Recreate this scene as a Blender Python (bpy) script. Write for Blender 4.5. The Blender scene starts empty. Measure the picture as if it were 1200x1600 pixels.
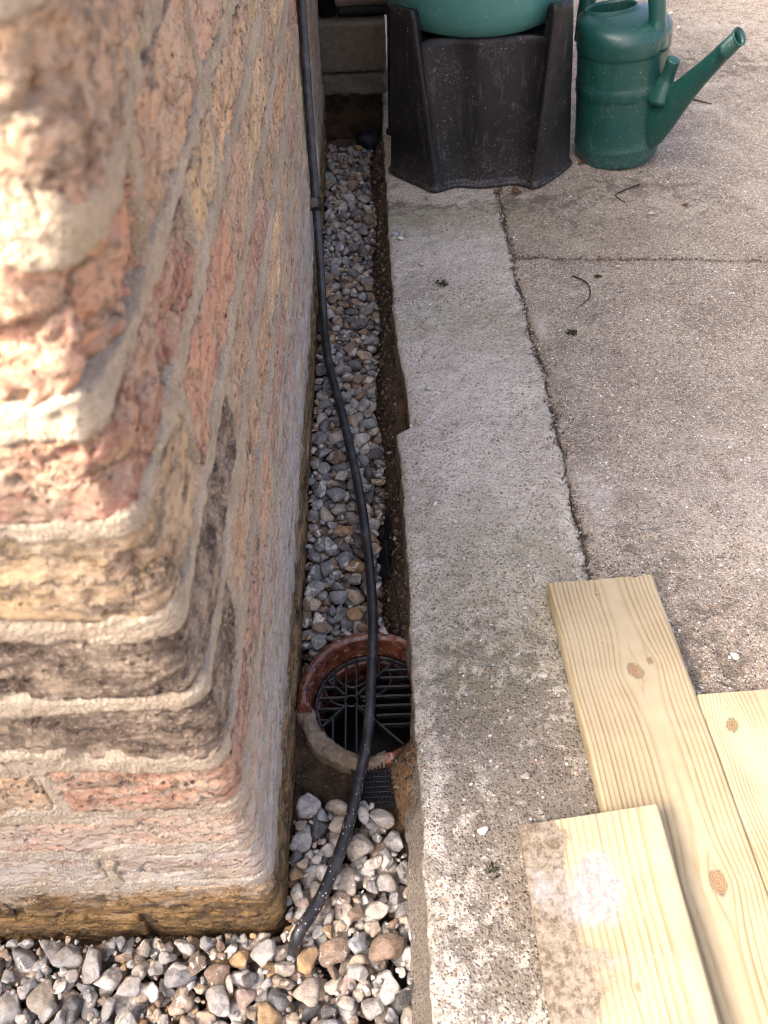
import bpy, bmesh, math, random
import numpy as np
from mathutils import Vector, Matrix
S = bpy.context.scene
COL = S.collection
rng = np.random.default_rng(7)
random.seed(7)
R = math.radians

# ------------------------------------------------------------------ camera
CAM_R = Vector((0.9993, -0.0235, -0.0307)); CAM_U = Vector((0.0381, 0.7305, 0.6818)); CAM_F = Vector((-0.0064, 0.6825, -0.7309))
CAM_H = 0.75; F_PX = 1307.85
cd = bpy.data.cameras.new('camera'); cam = bpy.data.objects.new('camera', cd); COL.objects.link(cam)
cd.sensor_fit = 'VERTICAL'; cd.sensor_height = 36.0; cd.lens = 36.0 * F_PX / 1600.0
cam.matrix_world = Matrix(((CAM_R.x, CAM_U.x, -CAM_F.x, 0), (CAM_R.y, CAM_U.y, -CAM_F.y, 0), (CAM_R.z, CAM_U.z, -CAM_F.z, CAM_H), (0, 0, 0, 1)))
cd.clip_start = 0.02; cd.clip_end = 300
cd.dof.use_dof = True; cd.dof.focus_distance = 1.05; cd.dof.aperture_fstop = 10.5
S.camera = cam

# ------------------------------------------------------------------ sky, sun, exposure
SUN_EL, SUN_D = R(35), R(22)
SUN = Vector((-math.cos(SUN_EL) * math.cos(SUN_D), -math.cos(SUN_EL) * math.sin(SUN_D), math.sin(SUN_EL)))   # towards the sun
w = bpy.data.worlds.new('World'); S.world = w; w.use_nodes = True
nt = w.node_tree; nt.nodes.clear()
sky = nt.nodes.new('ShaderNodeTexSky'); sky.sky_type = 'NISHITA'; sky.sun_disc = False
sky.sun_elevation = SUN_EL; sky.sun_rotation = math.atan2(SUN.x, SUN.y)
sky.air_density = 0.2; sky.dust_density = 7.0; sky.ozone_density = 0.0
bg = nt.nodes.new('ShaderNodeBackground'); bg.inputs[1].default_value = 0.15
wo = nt.nodes.new('ShaderNodeOutputWorld')
nt.links.new(sky.outputs[0], bg.inputs[0]); nt.links.new(bg.outputs[0], wo.inputs[0])
sl = bpy.data.lights.new('sun', 'SUN'); sl.energy = 2.0; sl.angle = R(0.5); sl.color = (1.0, 0.90, 0.74)
so = bpy.data.objects.new('sun', sl); COL.objects.link(so)
so.rotation_euler = (-SUN).to_track_quat('-Z', 'Y').to_euler()
S.view_settings.view_transform = 'Standard'; S.view_settings.look = 'None'
S.view_settings.gamma = 1.0; S.view_settings.exposure = 3.35
S.view_settings.use_curve_mapping = False
S.render.engine = 'CYCLES'
S.cycles.max_bounces = 6; S.cycles.filter_width = 1.05; S.cycles.use_denoising = True; S.cycles.denoiser = 'OPENIMAGEDENOISE'; S.cycles.denoising_input_passes = 'RGB_ALBEDO_NORMAL'; S.cycles.denoising_prefilter = 'ACCURATE'

# ------------------------------------------------------------------ numpy noise
_P = rng.random(65536)
def _hash(ix, iy, iz):
    h = (ix.astype(np.int64) * 73856093) ^ (iy.astype(np.int64) * 19349663) ^ (iz.astype(np.int64) * 83492791)
    return _P[(h ^ (h >> 13)) & 65535]
def vnoise(p):
    p = np.asarray(p, float); i = np.floor(p).astype(np.int64); f = p - i; f = f * f * (3 - 2 * f)
    x, y, z = i[:, 0], i[:, 1], i[:, 2]; fx, fy, fz = f[:, 0], f[:, 1], f[:, 2]
    def L(a, b, t): return a + (b - a) * t
    c00 = L(_hash(x, y, z), _hash(x + 1, y, z), fx); c10 = L(_hash(x, y + 1, z), _hash(x + 1, y + 1, z), fx)
    c01 = L(_hash(x, y, z + 1), _hash(x + 1, y, z + 1), fx); c11 = L(_hash(x, y + 1, z + 1), _hash(x + 1, y + 1, z + 1), fx)
    return L(L(c00, c10, fy), L(c01, c11, fy), fz) * 2 - 1
def fbm(p, scale, octv=3, seed=0.0):
    p = np.asarray(p, float) * scale + seed * 17.31; a = 1.0; t = 0; o = np.zeros(len(p))
    for k in range(octv):
        o += a * vnoise(p); t += a; a *= 0.5; p = p * 2.03 + 5.7
    return o / t * 1.5
def sstep(a, b, x):
    t = np.clip((x - a) / (b - a), 0, 1); return t * t * (3 - 2 * t)

# ------------------------------------------------------------------ mesh helpers
def mesh_data(name, V, Fc, mat=None, smooth=True, attrs=None):
    me = bpy.data.meshes.new(name)
    me.from_pydata([tuple(v) for v in np.asarray(V, float).tolist()], [], [tuple(f) for f in (Fc.tolist() if hasattr(Fc, 'tolist') else Fc)])
    if smooth: me.polygons.foreach_set('use_smooth', np.ones(len(me.polygons), bool))
    for k, a in (attrs or {}).items():
        a = np.asarray(a, float)
        if a.ndim == 1:
            at = me.attributes.new(k, 'FLOAT', 'POINT'); at.data.foreach_set('value', a)
        else:
            at = me.attributes.new(k, 'FLOAT_COLOR', 'POINT'); at.data.foreach_set('color', np.c_[a, np.ones(len(a))].ravel())
    if mat: me.materials.append(mat)
    me.update(); return me
def link(name, me, parent=None, loc=None):
    o = bpy.data.objects.new(name, me); COL.objects.link(o)
    if loc is not None: o.location = loc
    if parent: o.parent = parent
    return o
def obj(name, V, Fc, mat, parent=None, smooth=True, attrs=None):
    return link(name, mesh_data(name, V, Fc, mat, smooth, attrs), parent)
def empty(name, loc=(0, 0, 0)):
    o = bpy.data.objects.new(name, None); COL.objects.link(o); o.location = loc; o.empty_display_size = 0.05; return o
def tag(o, label=None, cat=None, group=None, kind=None):
    if label: o['label'] = label
    if cat: o['category'] = cat
    if group: o['group'] = group
    if kind: o['kind'] = kind
    return o
def grid_faces(nu, nv, wrap_u=False):
    i = np.arange(nu if wrap_u else nu - 1); j = np.arange(nv - 1)
    I, J = np.meshgrid(i, j, indexing='ij'); I2 = (I + 1) % nu
    return np.stack([I * nv + J, I2 * nv + J, I2 * nv + J + 1, I * nv + J + 1], -1).reshape(-1, 4)
def box(x0, x1, y0, y1, z0, z1):
    V = np.array([(x, y, z) for x in (x0, x1) for y in (y0, y1) for z in (z0, z1)], float)
    return V, [(0, 1, 3, 2), (4, 6, 7, 5), (0, 4, 5, 1), (2, 3, 7, 6), (0, 2, 6, 4), (1, 5, 7, 3)]
def fbox(x0, x1, y0, y1, z0, z1, step, amp, scale, rnd=0.004, seed=0):
    """finely subdivided box with rounded, uneven edges"""
    nx, ny, nz = [max(2, int(round(d / step)) + 1) for d in (x1 - x0, y1 - y0, z1 - z0)]
    bm = bmesh.new(); vs = {}
    X, Y, Z = np.linspace(x0, x1, nx), np.linspace(y0, y1, ny), np.linspace(z0, z1, nz)
    def g(i, j, k):
        if (i, j, k) not in vs: vs[(i, j, k)] = len(vs)
        return vs[(i, j, k)]
    Fc = []
    for i in range(nx - 1):
        for j in range(ny - 1):
            for k, fl in ((0, 1), (nz - 1, 0)):
                q = [g(i, j, k), g(i + 1, j, k), g(i + 1, j + 1, k), g(i, j + 1, k)]; Fc.append(q[::-1] if fl else q)
    for i in range(nx - 1):
        for k in range(nz - 1):
            for j, fl in ((0, 0), (ny - 1, 1)):
                q = [g(i, j, k), g(i + 1, j, k), g(i + 1, j, k + 1), g(i, j, k + 1)]; Fc.append(q[::-1] if fl else q)
    for j in range(ny - 1):
        for k in range(nz - 1):
            for i, fl in ((0, 1), (nx - 1, 0)):
                q = [g(i, j, k), g(i, j + 1, k), g(i, j + 1, k + 1), g(i, j, k + 1)]; Fc.append(q[::-1] if fl else q)
    bm.free()
    K = np.array(list(vs.keys())); V = np.c_[X[K[:, 0]], Y[K[:, 1]], Z[K[:, 2]]]
    lo, hi = np.array([x0, y0, z0]), np.array([x1, y1, z1])
    inn = np.clip(V, lo + rnd, hi - rnd); d = V - inn; n = np.linalg.norm(d, axis=1, keepdims=True)
    V = np.where(n > 1e-9, inn + d / np.maximum(n, 1e-9) * np.minimum(n, rnd), V)
    c = (lo + hi) / 2; nn = d / np.maximum(n, 1e-9)
    V = V + nn * (amp * fbm(V, scale, 4, seed))[:, None]
    return V, Fc
def tube(P, rad, seg=12, cap=True):
    P = np.asarray(P, float); n = len(P); rad = np.broadcast_to(rad, (n,))
    T = np.gradient(P, axis=0); T /= np.linalg.norm(T, axis=1, keepdims=True)
    up = np.array([0, 0, 1.0]) if abs(T[0][2]) < 0.9 else np.array([1.0, 0, 0])
    A = np.cross(T[0], up); A /= np.linalg.norm(A); V = []
    for k in range(n):
        A = A - T[k] * (A @ T[k]); A /= np.linalg.norm(A); B = np.cross(T[k], A)
        a = np.arange(seg) * 2 * math.pi / seg
        V.append(P[k] + rad[k] * (np.cos(a)[:, None] * A + np.sin(a)[:, None] * B))
    V = np.concatenate(V); Fc = []
    for k in range(n - 1):
        for s in range(seg):
            s2 = (s + 1) % seg; Fc.append((k * seg + s, k * seg + s2, (k + 1) * seg + s2, (k + 1) * seg + s))
    if cap: Fc += [tuple(range(seg))[::-1], tuple((n - 1) * seg + s for s in range(seg))]
    return V, Fc
def spline(P, n):
    """Catmull-Rom through P"""
    P = np.asarray(P, float); Q = np.vstack([2 * P[0] - P[1], P, 2 * P[-1] - P[-2]]); out = []
    m = len(P) - 1
    for t in np.linspace(0, m - 1e-6, n):
        i = int(t); f = t - i; a, b, c, d = Q[i:i + 4]
        out.append(0.5 * (2 * b + (c - a) * f + (2 * a - 5 * b + 4 * c - d) * f * f + (3 * b - a - 3 * c + d) * f ** 3))
    return np.array(out)
def lathe(prof, seg=64, cx=0, cy=0, z=0):
    prof = np.asarray(prof, float); n = len(prof); a = np.arange(seg) * 2 * math.pi / seg
    V = np.stack([cx + np.outer(np.cos(a), prof[:, 0]), cy + np.outer(np.sin(a), prof[:, 0]), z + np.broadcast_to(prof[:, 1], (seg, n))], -1).reshape(-1, 3)
    return V, grid_faces(seg, n, True)
def merge(parts):
    V, Fc, o = [], [], 0
    for v, f in parts:
        V.append(np.asarray(v)); Fc += [tuple(int(i) + o for i in q) for q in f]; o += len(v)
    return np.concatenate(V), Fc

# ------------------------------------------------------------------ node helpers
class NB:
    def __init__(s, name):
        s.m = bpy.data.materials.new(name); s.m.use_nodes = True; s.t = s.m.node_tree
        s.b = s.t.nodes['Principled BSDF']; s._pos = None
    def n(s, t): return s.t.nodes.new(t)
    def l(s, a, b):
        if isinstance(a, (int, float)): b.default_value = a
        elif isinstance(a, (tuple, list)):
            b.default_value = (a[0], a[1], a[2], 1.0) if len(b.default_value) == 4 and len(a) == 3 else a
        else: s.t.links.new(a, b)
    def pos(s):
        if s._pos is None: s._pos = s.n('ShaderNodeNewGeometry').outputs['Position']
        return s._pos
    def obc(s): return s.n('ShaderNodeTexCoord').outputs['Object']
    def scl(s, v, k):
        n = s.n('ShaderNodeVectorMath'); n.operation = 'MULTIPLY'; s.l(v, n.inputs[0]); n.inputs[1].default_value = k; return n.outputs[0]
    def vadd(s, v, k):
        n = s.n('ShaderNodeVectorMath'); n.operation = 'ADD'; s.l(v, n.inputs[0]); s.l(k, n.inputs[1]); return n.outputs[0]
    def noise(s, v, sc, det=3, rough=0.55, dist=0.0, col=False):
        n = s.n('ShaderNodeTexNoise'); s.l(v, n.inputs['Vector']); n.inputs['Scale'].default_value = sc
        n.inputs['Detail'].default_value = det; n.inputs['Roughness'].default_value = rough; n.inputs['Distortion'].default_value = dist
        return n.outputs[1 if col else 0]
    def vor(s, v, sc, out='Distance', feat='F1', rnd=1.0):
        n = s.n('ShaderNodeTexVoronoi'); n.feature = feat; s.l(v, n.inputs['Vector']); n.inputs['Scale'].default_value = sc
        n.inputs['Randomness'].default_value = rnd; return n.outputs[out]
    def ma(s, op, a, b=0.0, c=None):
        n = s.n('ShaderNodeMath'); n.operation = op; s.l(a, n.inputs[0]); s.l(b, n.inputs[1])
        if c is not None: s.l(c, n.inputs[2])
        return n.outputs[0]
    def ss(s, x, a, b):
        n = s.n('ShaderNodeMapRange'); n.interpolation_type = 'SMOOTHSTEP'; s.l(x, n.inputs[0]); n.inputs[1].default_value = a; n.inputs[2].default_value = b
        return n.outputs[0]
    def ramp(s, f, st):
        n = s.n('ShaderNodeValToRGB'); s.l(f, n.inputs[0]); e = n.color_ramp.elements
        while len(e) < len(st): e.new(0.5)
        for k, (p, c) in enumerate(st): e[k].position = p; e[k].color = (*c, 1)
        return n.outputs[0]
    def mix(s, f, a, b, mode='MIX'):
        n = s.n('ShaderNodeMix'); n.data_type = 'RGBA'; n.blend_type = mode; s.l(f, n.inputs[0]); s.l(a, n.inputs[6]); s.l(b, n.inputs[7]); return n.outputs[2]
    def attr(s, name, out='Fac'):
        n = s.n('ShaderNodeAttribute'); n.attribute_name = name; return n.outputs[out]
    def sep(s, v, k):
        n = s.n('ShaderNodeSeparateXYZ'); s.l(v, n.inputs[0]); return n.outputs[k]
    def bump(s, h, strength=1.0, dist=0.001, normal=None):
        n = s.n('ShaderNodeBump'); n.inputs['Strength'].default_value = strength; n.inputs['Distance'].default_value = dist
        s.l(h, n.inputs['Height'])
        if normal is not None: s.l(normal, n.inputs['Normal'])
        return n.outputs[0]
    def done(s, col, rough=0.8, normal=None, spec=0.35, **kw):
        s.l(col, s.b.inputs['Base Color']); s.l(rough, s.b.inputs['Roughness']); s.b.inputs['Specular IOR Level'].default_value = spec
        if normal is not None: s.l(normal, s.b.inputs['Normal'])
        for k, v in kw.items(): s.l(v, s.b.inputs[k])
        return s.m

# ------------------------------------------------------------------ materials
def m_brick():
    k = NB('weathered brick'); p = k.pos()
    oi = k.n('ShaderNodeObjectInfo'); c = oi.outputs['Color']; al = oi.outputs['Alpha']
    off = k.n('ShaderNodeVectorMath'); off.operation = 'SCALE'; off.inputs[0].default_value = (13.1, 7.7, 3.3); k.l(oi.outputs['Random'], off.inputs['Scale'])
    q = k.vadd(p, off.outputs[0]); ql = k.scl(q, (0.45, 0.45, 1.25))
    big = k.noise(ql, 26, 4, 0.65, 0.6); mid = k.noise(ql, 80, 5, 0.72, 0.5); fine = k.noise(q, 520, 4, 0.75); gr = k.noise(q, 170, 5, 0.75)
    col = k.mix(k.ss(big, 0.30, 0.72), k.mix(1.0, c, (0.78, 0.72, 0.70), 'MULTIPLY'), k.mix(1.0, c, (1.22, 1.12, 0.92), 'MULTIPLY'))
    col = k.mix(k.ma('MULTIPLY', k.ss(mid, 0.50, 0.66), 0.75), col, (0.47, 0.34, 0.205))
    col = k.mix(k.ma('MULTIPLY', k.ss(k.noise(ql, 60, 4, 0.7, 0.8), 0.56, 0.70), 0.6), col, (0.25, 0.14, 0.125))
    soot = k.ss(k.ma('ADD', k.noise(ql, 46, 6, 0.74, 0.5), k.ma('MULTIPLY', k.ma('SUBTRACT', al, 0.5), 0.42)), 0.52, 0.64)
    col = k.mix(k.ma('MULTIPLY', soot, 0.86), col, k.mix(k.ss(gr, 0.35, 0.65), (0.045, 0.036, 0.031), (0.17, 0.125, 0.095)))
    col = k.mix(k.ma('MULTIPLY', k.ss(k.noise(ql, 100, 5, 0.75), 0.58, 0.68), 0.7), col, (0.53, 0.45, 0.36))
    # thin wash of lime and mortar dust
    col = k.mix(k.ma('MULTIPLY', k.ss(k.noise(p, 33, 5, 0.75, 0.4), 0.40, 0.64), 0.6), col, (0.50, 0.395, 0.285))
    zz = k.sep(p, 2)
    col = k.mix(k.ma('MULTIPLY', k.ma('MULTIPLY', k.ss(zz, 0.30, 0.20), 0.6), k.ss(k.noise(ql, 52, 6, 0.76, 0.6), 0.48, 0.60)), col, k.mix(gr, (0.30, 0.25, 0.20), (0.56, 0.48, 0.38)))
    col = k.mix(k.ma('MULTIPLY', k.ss(gr, 0.52, 0.66), 0.6), col, k.mix(1.0, col, (0.26, 0.23, 0.21), 'MULTIPLY'))
    col = k.mix(k.ma('MULTIPLY', k.ss(k.noise(q, 260, 4, 0.75), 0.56, 0.66), 0.65), col, (0.60, 0.48, 0.36))
    crk = k.vor(k.vadd(ql, k.scl(k.noise(q, 60, 4, 0.7, col=True), (0.03, 0.03, 0.03))), 30, 'Distance', 'DISTANCE_TO_EDGE')
    col = k.mix(k.ma('MULTIPLY', k.ss(crk, 0.03, 0.008), k.ma('MULTIPLY', k.ss(k.noise(q, 28, 3), 0.55, 0.63), 0.6)), col, (0.06, 0.045, 0.036))
    pit = k.ss(k.vor(q, 190), 0.05, 0.3)
    col = k.mix(k.ma('MULTIPLY', k.ma('SUBTRACT', 1.0, k.ss(k.vor(q, 120), 0.12, 0.22)), k.ss(k.noise(q, 40, 3), 0.50, 0.60)), col, (0.055, 0.04, 0.033))
    sk = k.noise(k.scl(p, (0.13, 0.13, 1.0)), 240, 5, 0.78)
    col = k.mix(k.ma('MULTIPLY', k.ss(sk, 0.54, 0.66), 0.38), col, k.mix(1.0, col, (0.36, 0.33, 0.31), 'MULTIPLY'))
    col = k.mix(k.ma('MULTIPLY', k.ss(sk, 0.46, 0.34), 0.32), col, (0.60, 0.49, 0.36))
    # damp ochre staining just above the stones
    z = k.sep(p, 2)
    damp = k.ss(k.ma('ADD', z, k.ma('MULTIPLY', k.ma('SUBTRACT', k.noise(p, 26, 6, 0.74), 0.5), 0.20)), 0.032, 0.006)
    col = k.mix(k.ma('MULTIPLY', damp, 0.88), col, k.ramp(k.noise(ql, 50, 6, 0.78), [(0.36, (0.03, 0.021, 0.014)), (0.46, (0.085, 0.052, 0.024)), (0.54, (0.25, 0.145, 0.048)), (0.68, (0.38, 0.27, 0.15))]))
    pale = k.ma('MULTIPLY', k.ss(z, 0.02, 0.06), k.ss(z, 0.20, 0.10))
    col = k.mix(k.ma('MULTIPLY', k.ma('MULTIPLY', pale, 0.85), k.ss(k.noise(ql, 40, 6, 0.74, 0.5), 0.40, 0.54)), col, k.mix(gr, (0.40, 0.35, 0.30), (0.66, 0.61, 0.54)))
    h = k.ma('ADD', k.ma('MULTIPLY', gr, 1.0), k.ma('ADD', k.ma('MULTIPLY', k.ss(crk, 0.0, 0.05), 0.5), k.ma('MULTIPLY', k.ss(k.vor(q, 120), 0.10, 0.28), 0.6)))
    return k.done(col, k.ma('SUBTRACT', 0.92, k.ma('MULTIPLY', damp, 0.25)), k.bump(h, 1.0, 0.0044), 0.22)
def m_mortar():
    k = NB('sandy lime mortar'); p = k.pos(); ql = k.scl(p, (0.55, 0.55, 1.2))
    big = k.noise(ql, 18, 4, 0.6); mid = k.noise(ql, 70, 5, 0.72, 0.3); fine = k.noise(p, 620, 3, 0.75); gr = k.noise(p, 190, 5, 0.75)
    col = k.ramp(big, [(0.32, (0.33, 0.265, 0.19)), (0.5, (0.43, 0.355, 0.26)), (0.70, (0.51, 0.435, 0.33))])
    col = k.mix(k.ma('MULTIPLY', k.ss(mid, 0.50, 0.68), 0.6), col, (0.36, 0.25, 0.17))
    col = k.mix(k.ma('MULTIPLY', k.ss(k.noise(ql, 44, 6, 0.76, 0.6), 0.58, 0.66), 0.6), col, (0.17, 0.125, 0.09))
    col = k.mix(k.ma('MULTIPLY', k.ss(k.vor(p, 430), 0.34, 0.10), 0.8), col, k.mix(k.sep(k.vor(p, 430, 'Color'), 0), (0.17, 0.125, 0.085), (0.68, 0.62, 0.53)))
    col = k.mix(k.ma('MULTIPLY', k.ss(gr, 0.52, 0.66), 0.42), col, (0.22, 0.17, 0.12))
    col = k.mix(k.ma('MULTIPLY', k.ss(k.noise(p, 300, 4, 0.75), 0.56, 0.66), 0.5), col, (0.66, 0.58, 0.47))
    col = k.mix(k.ma('MULTIPLY', k.ss(fine, 0.55, 0.70), 0.4), col, (0.62, 0.55, 0.46))
    sk = k.noise(k.scl(p, (0.13, 0.13, 1.0)), 240, 5, 0.78)
    col = k.mix(k.ma('MULTIPLY', k.ss(sk, 0.54, 0.66), 0.14), col, k.mix(1.0, col, (0.36, 0.33, 0.31), 'MULTIPLY'))
    col = k.mix(k.ma('MULTIPLY', k.ss(sk, 0.46, 0.34), 0.3), col, (0.60, 0.50, 0.38))
    z = k.sep(p, 2)
    pale = k.ma('MULTIPLY', k.ss(z, 0.0, 0.06), k.ss(z, 0.27, 0.13))
    col = k.mix(k.ma('MULTIPLY', pale, k.ma('ADD', 0.08, k.ma('MULTIPLY', k.ss(k.noise(ql, 42, 6, 0.74), 0.42, 0.60), 0.55))), col, k.mix(gr, (0.40, 0.35, 0.30), (0.66, 0.61, 0.54)))
    damp = k.ss(k.ma('ADD', z, k.ma('MULTIPLY', k.ma('SUBTRACT', k.noise(p, 26, 6, 0.74), 0.5), 0.20)), 0.032, 0.006)
    col = k.mix(k.ma('MULTIPLY', damp, 0.9), col, k.ramp(k.noise(ql, 50, 6, 0.78), [(0.36, (0.03, 0.021, 0.014)), (0.46, (0.085, 0.052, 0.024)), (0.54, (0.25, 0.145, 0.048)), (0.68, (0.38, 0.27, 0.15))]))
    h = k.ma('ADD', k.ma('MULTIPLY', gr, 0.9), k.ma('ADD', k.ma('MULTIPLY', fine, 0.5), k.ma('MULTIPLY', k.vor(p, 420), -0.5)))
    return k.done(col, 0.93, k.bump(h, 1.0, 0.0038), 0.2)
def m_concrete(name, base, dark, specks, warm):
    k = NB(name); p = k.pos()
    big = k.noise(p, 7.5, 6, 0.66, 0.8); mid = k.noise(p, 26, 6, 0.72, 0.3); fine = k.noise(p, 240, 4, 0.75)
    col = k.mix(k.ss(big, 0.36, 0.64), dark, base)
    col = k.mix(k.ma('MULTIPLY', k.ss(mid, 0.48, 0.66), 0.55), col, warm)
    v = k.vadd(p, k.scl(k.noise(p, 300, 2, 0.5, col=True), (0.002, 0.002, 0.002)))
    d1 = k.vor(v, 330); c1 = k.sep(k.vor(v, 330, 'Color'), 0)
    agg = k.mix(0.45, k.ramp(c1, [(0.0, (0.03, 0.025, 0.02)), (0.3, (0.16, 0.125, 0.095)), (0.55, (0.36, 0.31, 0.25)), (0.8, (0.58, 0.53, 0.46)), (1.0, (0.85, 0.81, 0.74))]), k.mix(1.0, col, k.ramp(c1, [(0.0, (0.40, 0.40, 0.40)), (0.5, (0.95, 0.95, 0.95)), (1.0, (1.55, 1.55, 1.55))]), 'MULTIPLY'))
    col = k.mix(k.ma('MULTIPLY', k.ss(d1, 0.60, 0.35), k.ma('MULTIPLY', specks, k.ss(mid, 0.15, 0.5))), col, agg)
    d3 = k.vor(v, 620); col = k.mix(k.ma('MULTIPLY', k.ss(d3, 0.5, 0.3), k.ss(k.sep(k.vor(v, 620, 'Color'), 0), 0.55, 0.65)), col, k.ramp(k.sep(k.vor(v, 620, 'Color'), 1), [(0.0, (0.07, 0.055, 0.045)), (0.4, (0.2, 0.15, 0.11)), (0.6, (0.52, 0.46, 0.39)), (1.0, (0.70, 0.65, 0.58))]))
    d2 = k.vor(v, 120); c2 = k.sep(k.vor(v, 120, 'Color'), 1)
    col = k.mix(k.ma('MULTIPLY', k.ss(d2, 0.26, 0.18), k.ss(c2, 0.66, 0.72)), col, k.ramp(k.sep(k.vor(v, 120, 'Color'), 2), [(0.0, (0.12, 0.09, 0.075)), (0.35, (0.34, 0.2, 0.12)), (0.6, (0.55, 0.5, 0.44)), (1.0, (0.75, 0.73, 0.69))]))
    col = k.mix(k.ma('MULTIPLY', k.ss(fine, 0.54, 0.74), 0.4), col, (0.09, 0.072, 0.06))
    # moss and grime (vertex masks made with the mesh), algae film, lime bloom
    moss = k.attr('moss'); grime = k.ss(k.ma('ADD', k.noise(p, 42, 6, 0.75, 0.4), k.ma('MULTIPLY', moss, 0.20)), 0.58, 0.72)
    col = k.mix(k.ma('MULTIPLY', grime, 0.72), col, k.mix(k.noise(p, 160, 3), (0.055, 0.044, 0.032), (0.15, 0.12, 0.09)))
    alg = k.ma('MULTIPLY', k.attr('algae'), k.ss(k.noise(p, 20, 5, 0.7), 0.25, 0.65))
    col = k.mix(k.ma('MULTIPLY', alg, 0.75), col, k.mix(mid, (0.13, 0.125, 0.055), (0.30, 0.28, 0.16)))
    lime = k.ma('MULTIPLY', k.attr('lime'), k.ss(k.noise(p, 30, 5, 0.7), 0.3, 0.62))
    col = k.mix(k.ma('MULTIPLY', lime, 0.6), col, (0.58, 0.525, 0.47))
    h = k.ma('ADD', k.ma('MULTIPLY', k.ss(d1, 0.5, 0.1), 0.55), k.ma('ADD', k.ma('MULTIPLY', mid, 1.4), k.ma('ADD', k.ma('MULTIPLY', fine, 0.7), k.ma('MULTIPLY', grime, -0.3))))
    return k.done(col, 0.9, k.bump(h, 1.0, 0.0028), 0.3)
def m_pebble(attr):
    k = NB('flint pebble' if not attr else 'flint gravel'); p = k.pos()
    if attr: c = k.attr('Col', 'Color'); rn = k.attr('rnd'); rnd2 = rn
    else:
        oi = k.n('ShaderNodeObjectInfo'); c = oi.outputs['Color']; rn = oi.outputs['Alpha']
    big = k.noise(p, 75, 3, 0.6, 0.5); fine = k.noise(p, 900, 3, 0.7); mid = k.noise(p, 260, 4, 0.7)
    col = k.mix(k.ss(big, 0.4, 0.62), c, k.mix(1.0, c, (0.62, 0.6, 0.6), 'MULTIPLY'))
    col = k.mix(k.ma('MULTIPLY', k.ss(k.noise(p, 55, 4, 0.6, 0.8), 0.56, 0.62), k.ss(rn, 0.45, 0.6)), col, (0.62, 0.57, 0.49))
    col = k.mix(k.ma('MULTIPLY', k.ss(mid, 0.52, 0.66), k.ma('MULTIPLY', rn, 0.75)), col, (0.09, 0.085, 0.085))
    col = k.mix(k.ma('MULTIPLY', k.ss(fine, 0.58, 0.68), 0.55), col, (0.70, 0.67, 0.62))
    col = k.mix(k.ma('MULTIPLY', k.ss(k.noise(p, 30, 3), 0.55, 0.7), 0.3), col, (0.30, 0.20, 0.11))
    return k.done(col, k.ma('ADD', 0.45, k.ma('MULTIPLY', mid, 0.4)), k.bump(k.ma('ADD', mid, k.ma('MULTIPLY', fine, 0.4)), 0.9, 0.0013), 0.4)
def m_soil():
    k = NB('damp soil'); p = k.pos()
    big = k.noise(p, 25, 5, 0.65); fine = k.noise(p, 260, 5, 0.75)
    col = k.mix(k.ss(big, 0.35, 0.65), (0.045, 0.030, 0.020), (0.13, 0.085, 0.05))
    col = k.mix(k.ma('MULTIPLY', k.ss(fine, 0.52, 0.68), 0.6), col, (0.22, 0.16, 0.11))
    col = k.mix(k.ma('MULTIPLY', k.ss(k.vor(p, 260), 0.25, 0.1), k.ss(k.sep(k.vor(p, 260, 'Color'), 0), 0.6, 0.7)), col, (0.36, 0.30, 0.24))
    sand = k.ss(k.ma('ADD', k.attr('sand'), k.ma('MULTIPLY', k.noise(p, 60, 4), 0.6)), 0.6, 0.85)
    col = k.mix(sand, col, k.mix(k.ss(fine, 0.3, 0.7), (0.09, 0.05, 0.024), (0.34, 0.21, 0.11)))
    return k.done(col, 0.92, k.bump(k.ma('ADD', k.ma('MULTIPLY', big, 0.6), fine), 1.0, 0.004), 0.2)
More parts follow.
